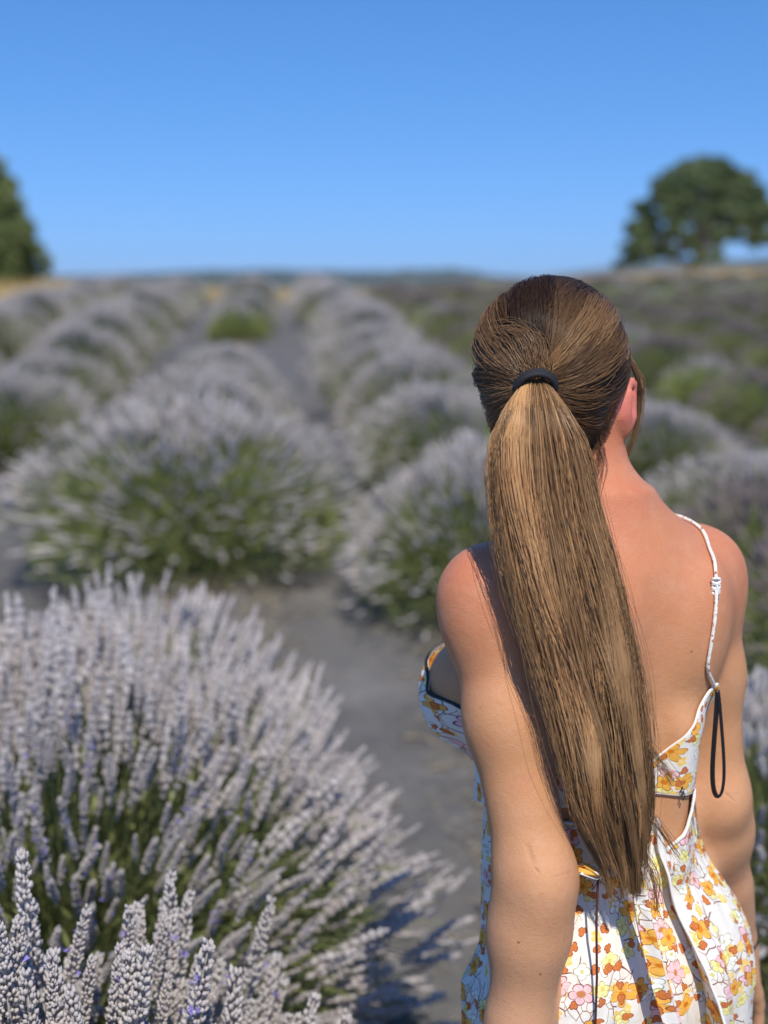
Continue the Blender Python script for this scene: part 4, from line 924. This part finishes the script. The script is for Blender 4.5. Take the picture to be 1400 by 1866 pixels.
o = link('strap_knot', tb.mesh('strap_knot', [lining]), dress); o.location = -Vector(WO); o['kind'] = 'stuff'
# hanging black ribbon loop
top = RP + np.array([.002, -.006, -.002]); zt = top[2]; k = 60; kk = np.linspace(0, 1, k); an = kk * 2 * math.pi
Lh = .120; lx_ = .0085 * np.sin(an) * (.35 + .65 * np.sin(an / 2) ** 2); lz = -Lh * (np.sin(an / 2) ** 1.4)
G = top[None] + np.stack([lx_ + .004 * np.sin(an / 2), -.006 * np.sin(an / 2) - .001, lz], -1)
wd_ = np.array([-1, 1]) * .0026; nv_ = np.stack([.25 + 0 * an, -.9 + 0 * an, 0 * an], -1); tg_ = norm(np.gradient(G, axis=0)); sdv = norm(np.cross(tg_, nv_)) 
sdv[:] = norm(sdv + np.array([0, -.5, 0]))
GG = G[:, None] + sdv[:, None] * wd_[None, :, None]; ob = grid_mesh('ribbon_loop', GG, np.zeros(GG.shape[:2] + (2,)), [blacks], dress, thick=.0006)
# little metal clasp between band and skirt
clasp = MB(); cp = ray_hit(1243, 1436, TT, .006); cm_ = NM('dark_metal'); cm_.set(Base_Color=(.10, .085, .07), Metallic=1.0, Roughness=.35)
for q in range(5):
    an = np.linspace(0, 2 * math.pi, 13); ring = cp + np.array([.0005 * q, 0, -.0032 * q]) + np.stack([np.cos(an) * (.0018 if q % 2 else .0006), -np.sin(an) * (.0006 if q % 2 else .0018), np.sin(an) * .0022], -1)
    V, Q = tubes(ring[None], .0005, 5); clasp.add(V, Q)
o = link('clasp', clasp.mesh('clasp', [cm_.m]), dress); o.location = -Vector(WO); o['kind'] = 'stuff'
# bracelet on the right wrist
ax_ = norm(RW - RE); bc = RW - ax_ * .012; a1 = norm(np.cross(ax_, [0, 1, 0])); a2 = np.cross(ax_, a1); an = np.linspace(0, 2 * math.pi, 42)
rr_ = []
for a in an[:-1]:
    dv = a1 * math.cos(a) + a2 * math.sin(a); lo, hi = .01, .06
    for _ in range(14):
        m = (lo + hi) / 2
        if evalp((bc + dv * m)[None], ('body', 'hand'))[0] < 0: lo = m
        else: hi = m
    rr_.append(bc + dv * (lo + .0012))
rr_ = np.array(rr_ + rr_[:2]); V, Q = tubes(rr_[None], .0015, 6); link('bracelet', mesh('bracelet', V - WO, Q, [tie_m]), woman)['label'] = 'thin black band on the right wrist'
# sandals
lea = simple('tan_leather', (.22, .11, .05), .55)
for s in (-1, 1):
    out = [(-.030, -.075), (.0, -.082), (.030, -.075), (.036, -.02), (.044, .05), (.050, .11), (.040, .165), (.008, .192), (-.028, .175), (-.042, .12), (-.036, .03), (-.034, -.02)]
    k = len(out); base = [P3(s * (.088 + (x)), y, 0) for x, y in out]; V = [b + [0, 0, z] for z in (-.016, .004) for b in base]; bm = []
    Fq = [[i, (i + 1) % k, (i + 1) % k + k, i + k] for i in range(k)]; V.append(np.mean(base, 0) + [0, 0, .004]); V.append(np.mean(base, 0) - [0, 0, .016])
    Ft = [[i + k, (i + 1) % k + k, 2 * k] for i in range(k)] + [[(i + 1) % k, i, 2 * k + 1] for i in range(k)]
    sn = link('sandal', mesh('sandal', np.array(V) - WO, [np.array(Fq), np.array(Ft)], [lea], False), woman)
    an = np.linspace(0, math.pi, 15); arc_ = np.array([P3(s * (.092 + .044 * math.cos(a)), .105, .004 + .052 * math.sin(a)) for a in an]); V, Q = tubes(arc_[None], .0035, 6); link('toe_strap', mesh('toe_strap', V - WO, Q, [lea]), sn)
# eyes
for s in (-1, 1):
    an_, al = np.meshgrid(np.linspace(0, 2 * math.pi, 13), np.linspace(0, .42, 5)); e = H3(s * .031, .072, -.018); f = HM @ np.array([0, 1, 0]); r1 = HM @ np.array([1, 0, 0])
    G = e + .0132 * (f * np.cos(al)[..., None] + (r1 * np.cos(an_)[..., None] + np.array([0, 0, 1.0]) * np.sin(an_)[..., None]) * np.sin(al)[..., None])
    grid_mesh('eye', G, np.zeros(G.shape[:2] + (2,)), [simple('brown_iris', (.05, .025, .012), .1)], woman, thick=.0003)
# ================================================================ trees on the crest
bark = NM('pale_bark'); bc_ = bark.coord('Object'); bark.set(Base_Color=bark.mix(bark.noise(bc_, 3, 5), (.28, .25, .21), (.50, .46, .40)), Roughness=.9); bark = bark.m
leaf_a = leafy('tree_leaf', (0.10, 0.140, 0.06), (0.26, 0.32, 0.14), rough=.55)
leaf_b = leafy('poplar_leaf', (0.12, 0.155, 0.055), (0.30, 0.36, 0.13), rough=.55)
def limb_tree(name, X, Y, label, cat, seed, crown_pts, trunk_h, leaf, lw, nleaf, tr=.22, zoff=0.0):
    g = np.random.default_rng(seed); z = float(ground_z(X, Y)) - .2 + zoff; e = empty(name, (X, Y, z)); tag(e, label, cat)
    clus = crown_pts(g); mb = MB(); kk = np.linspace(0, 1, 8)
    tr_top = np.array([0, 0, trunk_h]); Pt = np.stack([.12 * np.sin(kk * 3), .08 * np.sin(kk * 4), kk * trunk_h * 1.5], -1); V, Q = tubes(Pt[None], (tr * (1 - .7 * kk))[None], 8); mb.add(V, Q)
    sel = clus[g.permutation(len(clus))[:46]]
    lo = np.array([0, 0, 1.0]) * (trunk_h * g.uniform(.55, 1.35, (len(sel), 1))); k6 = np.linspace(0, 1, 7)[None, :, None]
    Pl = lo[:, None] * (1 - k6) + sel[:, None, :3] * k6 + np.array([0, 0, 1.0]) * (np.sin(np.pi * k6) * .25); V, Q = tubes(Pl, np.linspace(tr * .34, .02, 7)[None], 5); mb.add(V, Q)
    link('trunk', mb.mesh('trunk', [bark]), e)
    ci = g.integers(0, len(clus), nleaf); c = clus[ci]; p = c[:, :3] + norm(g.normal(0, 1, (nleaf, 3))) * (c[:, 3] * g.random(nleaf) ** .45)[:, None] * np.array([1, 1, .75])
    d = norm(g.normal(0, 1, (nleaf, 3)) + [0, 0, -.2]); s = norm(np.cross(d, g.normal(0, 1, (nleaf, 3)))); l = lw * g.uniform(.6, 1.5, nleaf)[:, None]
    q = np.stack([p - d * l, p + s * l * .55, p + d * l, p - s * l * .55], 1); mb = MB(); mb.add(q.reshape(-1, 3), np.arange(nleaf * 4).reshape(-1, 4), 0, np.repeat(np.clip(g.random(nleaf) * .6 + .25 * g.random(len(clus))[ci], 0, 1), 4))
    o = link('crown', mb.mesh('crown', [leaf], smooth=False), e); o['kind'] = 'stuff'
def dome(g):
    out = []
    for _ in range(900):
        a = g.uniform(0, 6.283); h = g.uniform(0, 1); lim = np.interp(h, [0, .08, .3, .6, .85, 1], [3.75, 3.75, 3.35, 2.8, 1.95, .7]) * (1 + .10 * math.sin(3 * a + 1) + .07 * math.sin(7 * a + 9 * h))
        rr = lim * math.sqrt(g.random()) if g.random() < .35 else lim * g.uniform(.78, 1.0)
        x, y, zc = rr * math.cos(a), rr * math.sin(a), 1.0 + 4.35 * h
        if h < .22 and x > .2 and g.random() < .80: continue
        if h < .10 and g.random() < .45: continue
        out.append((x, y, zc, g.uniform(.16, .34)))
    return np.array(out[:430])
def column_crown(g):
    out = []
    for _ in range(520):
        a = g.uniform(0, 6.283); h = g.random(); lim = np.interp(h, [0, .12, .45, .75, .92, 1], [1.75, 1.9, 1.55, 1.15, .75, .3]) * (1 + .12 * math.sin(4 * a + 6 * h)); rr = lim * g.random() ** .4
        out.append((rr * math.cos(a), rr * math.sin(a), .25 + 3.9 * h, g.uniform(.22, .42)))
    return np.array(out)
pR = at(1275, 500, 56.0); limb_tree('broadleaf_tree', float(pR[0]), 56.0, 'round domed green tree with a pale trunk on the crest at the right', 'tree', 4, dome, 1.5, leaf_a, .135, 32000, .17)
pL = at(-34, 515, 40.0); limb_tree('bushy_tree', float(pL[0]), 40.0, 'dense tapering green tree at the left edge above the dry grass', 'tree', 8, column_crown, 1.6, leaf_b, .10, 26000)

# dry golden grass along the crest
g = np.random.default_rng(12); n = 26000; X = g.uniform(-20, 20, n); Y = 33 + 22 * g.random(n) ** 1.3; zc = ground_z(X, Y); h = g.uniform(.10, .34, n) * (.6 + .6 * (np.sin(X * .9) * np.sin(Y * .7 + X) > -.2)); dx = g.normal(0, .08, n); w_ = .012
V = np.stack([np.stack([X - w_, Y, zc], -1), np.stack([X + w_, Y, zc], -1), np.stack([X + dx, Y + g.normal(0, .06, n), zc + h], -1)], 1)
mb = MB(); mb.add(V.reshape(-1, 3), np.arange(n * 3).reshape(-1, 3), 0, np.repeat(g.random(n), 3)); tag(link('dry_grass', mb.mesh('dry_grass', [leafy('straw', (.36, .26, .11), (.60, .46, .22))])), 'golden dry grass along the crest of the hill', 'grass', None, 'stuff')
# clippings and dry stalks lying along the woman's path and under the near bushes
n = 9000; Y = .9 + 7 * g.random(n) ** 1.5; lat = np.where(g.random(n) < .90, PITCH_ROW / 2 + np.sign(g.normal(0, 1, n)) * (.44 - np.abs(g.normal(0, .12, n))), g.uniform(.2, 1.2, n)) ; X = ROW0 + ROW_DX * Y + lat
zc = ground_z(X, Y) + g.uniform(.014, .030, n); a = g.uniform(0, 6.28, n); L = g.uniform(.015, .085, n)
dv = np.stack([np.cos(a), np.sin(a), g.normal(0, .22, n)], -1); p0 = np.stack([X, Y, zc], -1); P_ = np.stack([p0, p0 + dv * L[:, None] * .5 + [0, 0, .003], p0 + dv * L[:, None]], 1)
V, Q = tubes(P_, (.0011 * g.uniform(.7, 1.8, n))[:, None] * np.ones((1, 3)), 3); mb = MB(); mb.add(V, Q, 0, np.repeat(g.random(n), 9))
m = 700; Y = .9 + 5 * g.random(m) ** 2.2; X = ROW0 + ROW_DX * Y + PITCH_ROW / 2 + np.sign(g.normal(0, 1, m)) * (.50 - np.abs(g.normal(0, .16, m))); zc = ground_z(X, Y) + .022; dv = norm(np.stack([g.normal(0, 1, m), g.normal(0, 1, m), g.normal(0, .18, m)], -1))
TD = [spike_mid(50 + s) for s in range(3)]; place(mb, TD, np.stack([X, Y, zc], -1), dv, g.uniform(.4, .75, m), g.random(m) * .7, g)
tag(link('dry_clippings', mb.mesh('dry_clippings', [leafy('dry_stalk', (.30, .25, .18), (.62, .55, .43)), lav_stem, lav_leaf, lav_petal])), 'dry stalks and shed flower heads littering the grey path', 'clippings', None, 'stuff')
# pale stones lying on the path cloth
stone_m = NM('stone'); sc_ = stone_m.coord('Object'); stone_m.set(Base_Color=stone_m.mix(stone_m.noise(sc_, 18, 5), (.22, .20, .17), (.38, .35, .30)), Roughness=.9); stone_m = stone_m.m
for (px, Y, s, lab) in [(572, 9.4, .085, 'small pale stone on the narrow path beside the woman\'s row'), (70, 7.3, .09, 'flat pale stone on the path at the left edge'), (6, 7.6, .08, 'pale stone half out of the picture at the left edge')]:
    X = (px - 700) / F_PX * Y * .995; gg = np.random.default_rng(px); G = []
    for i in range(9):
        for j in range(14):
            th = math.pi * i / 8; ph = 2 * math.pi * j / 14; rr = 1 + .16 * math.sin(3 * ph + 2 * th + px) + .1 * math.cos(2 * ph - th * 3); G.append((s * rr * math.sin(th) * math.cos(ph), s * .8 * rr * math.sin(th) * math.sin(ph), s * .5 * rr * math.cos(th)))
    a = np.array([[i * 14 + j, i * 14 + (j + 1) % 14, (i + 1) * 14 + (j + 1) % 14, (i + 1) * 14 + j] for i in range(8) for j in range(14)]); o = link('stone', mesh('stone', G, a, [stone_m])); o.location = (X, Y, float(ground_z(X, Y)) + s * .3); tag(o, lab, 'stone')
# ---------------------------------------------------------------- the air: one closed box of thin even haze
hz = bpy.data.materials.new('haze'); hz.use_nodes = True; t_ = hz.node_tree; t_.nodes.clear(); o_ = t_.nodes.new('ShaderNodeOutputMaterial'); v_ = t_.nodes.new('ShaderNodeVolumePrincipled')
v_.inputs['Color'].default_value = (.72, .82, .95, 1); v_.inputs['Density'].default_value = .00011; t_.links.new(v_.outputs[0], o_.inputs['Volume'])
bx = [(x, y, z) for x in (-9500, 9500) for y in (-3500, 9500) for z in (-90, 260)]
me = mesh('haze', bx, np.array([[0, 1, 3, 2], [4, 6, 7, 5], [0, 4, 5, 1], [2, 3, 7, 6], [0, 2, 6, 4], [1, 5, 7, 3]]), [hz], False)
tag(link('haze', me), 'thin even summer haze in the air', 'haze', None, 'stuff')
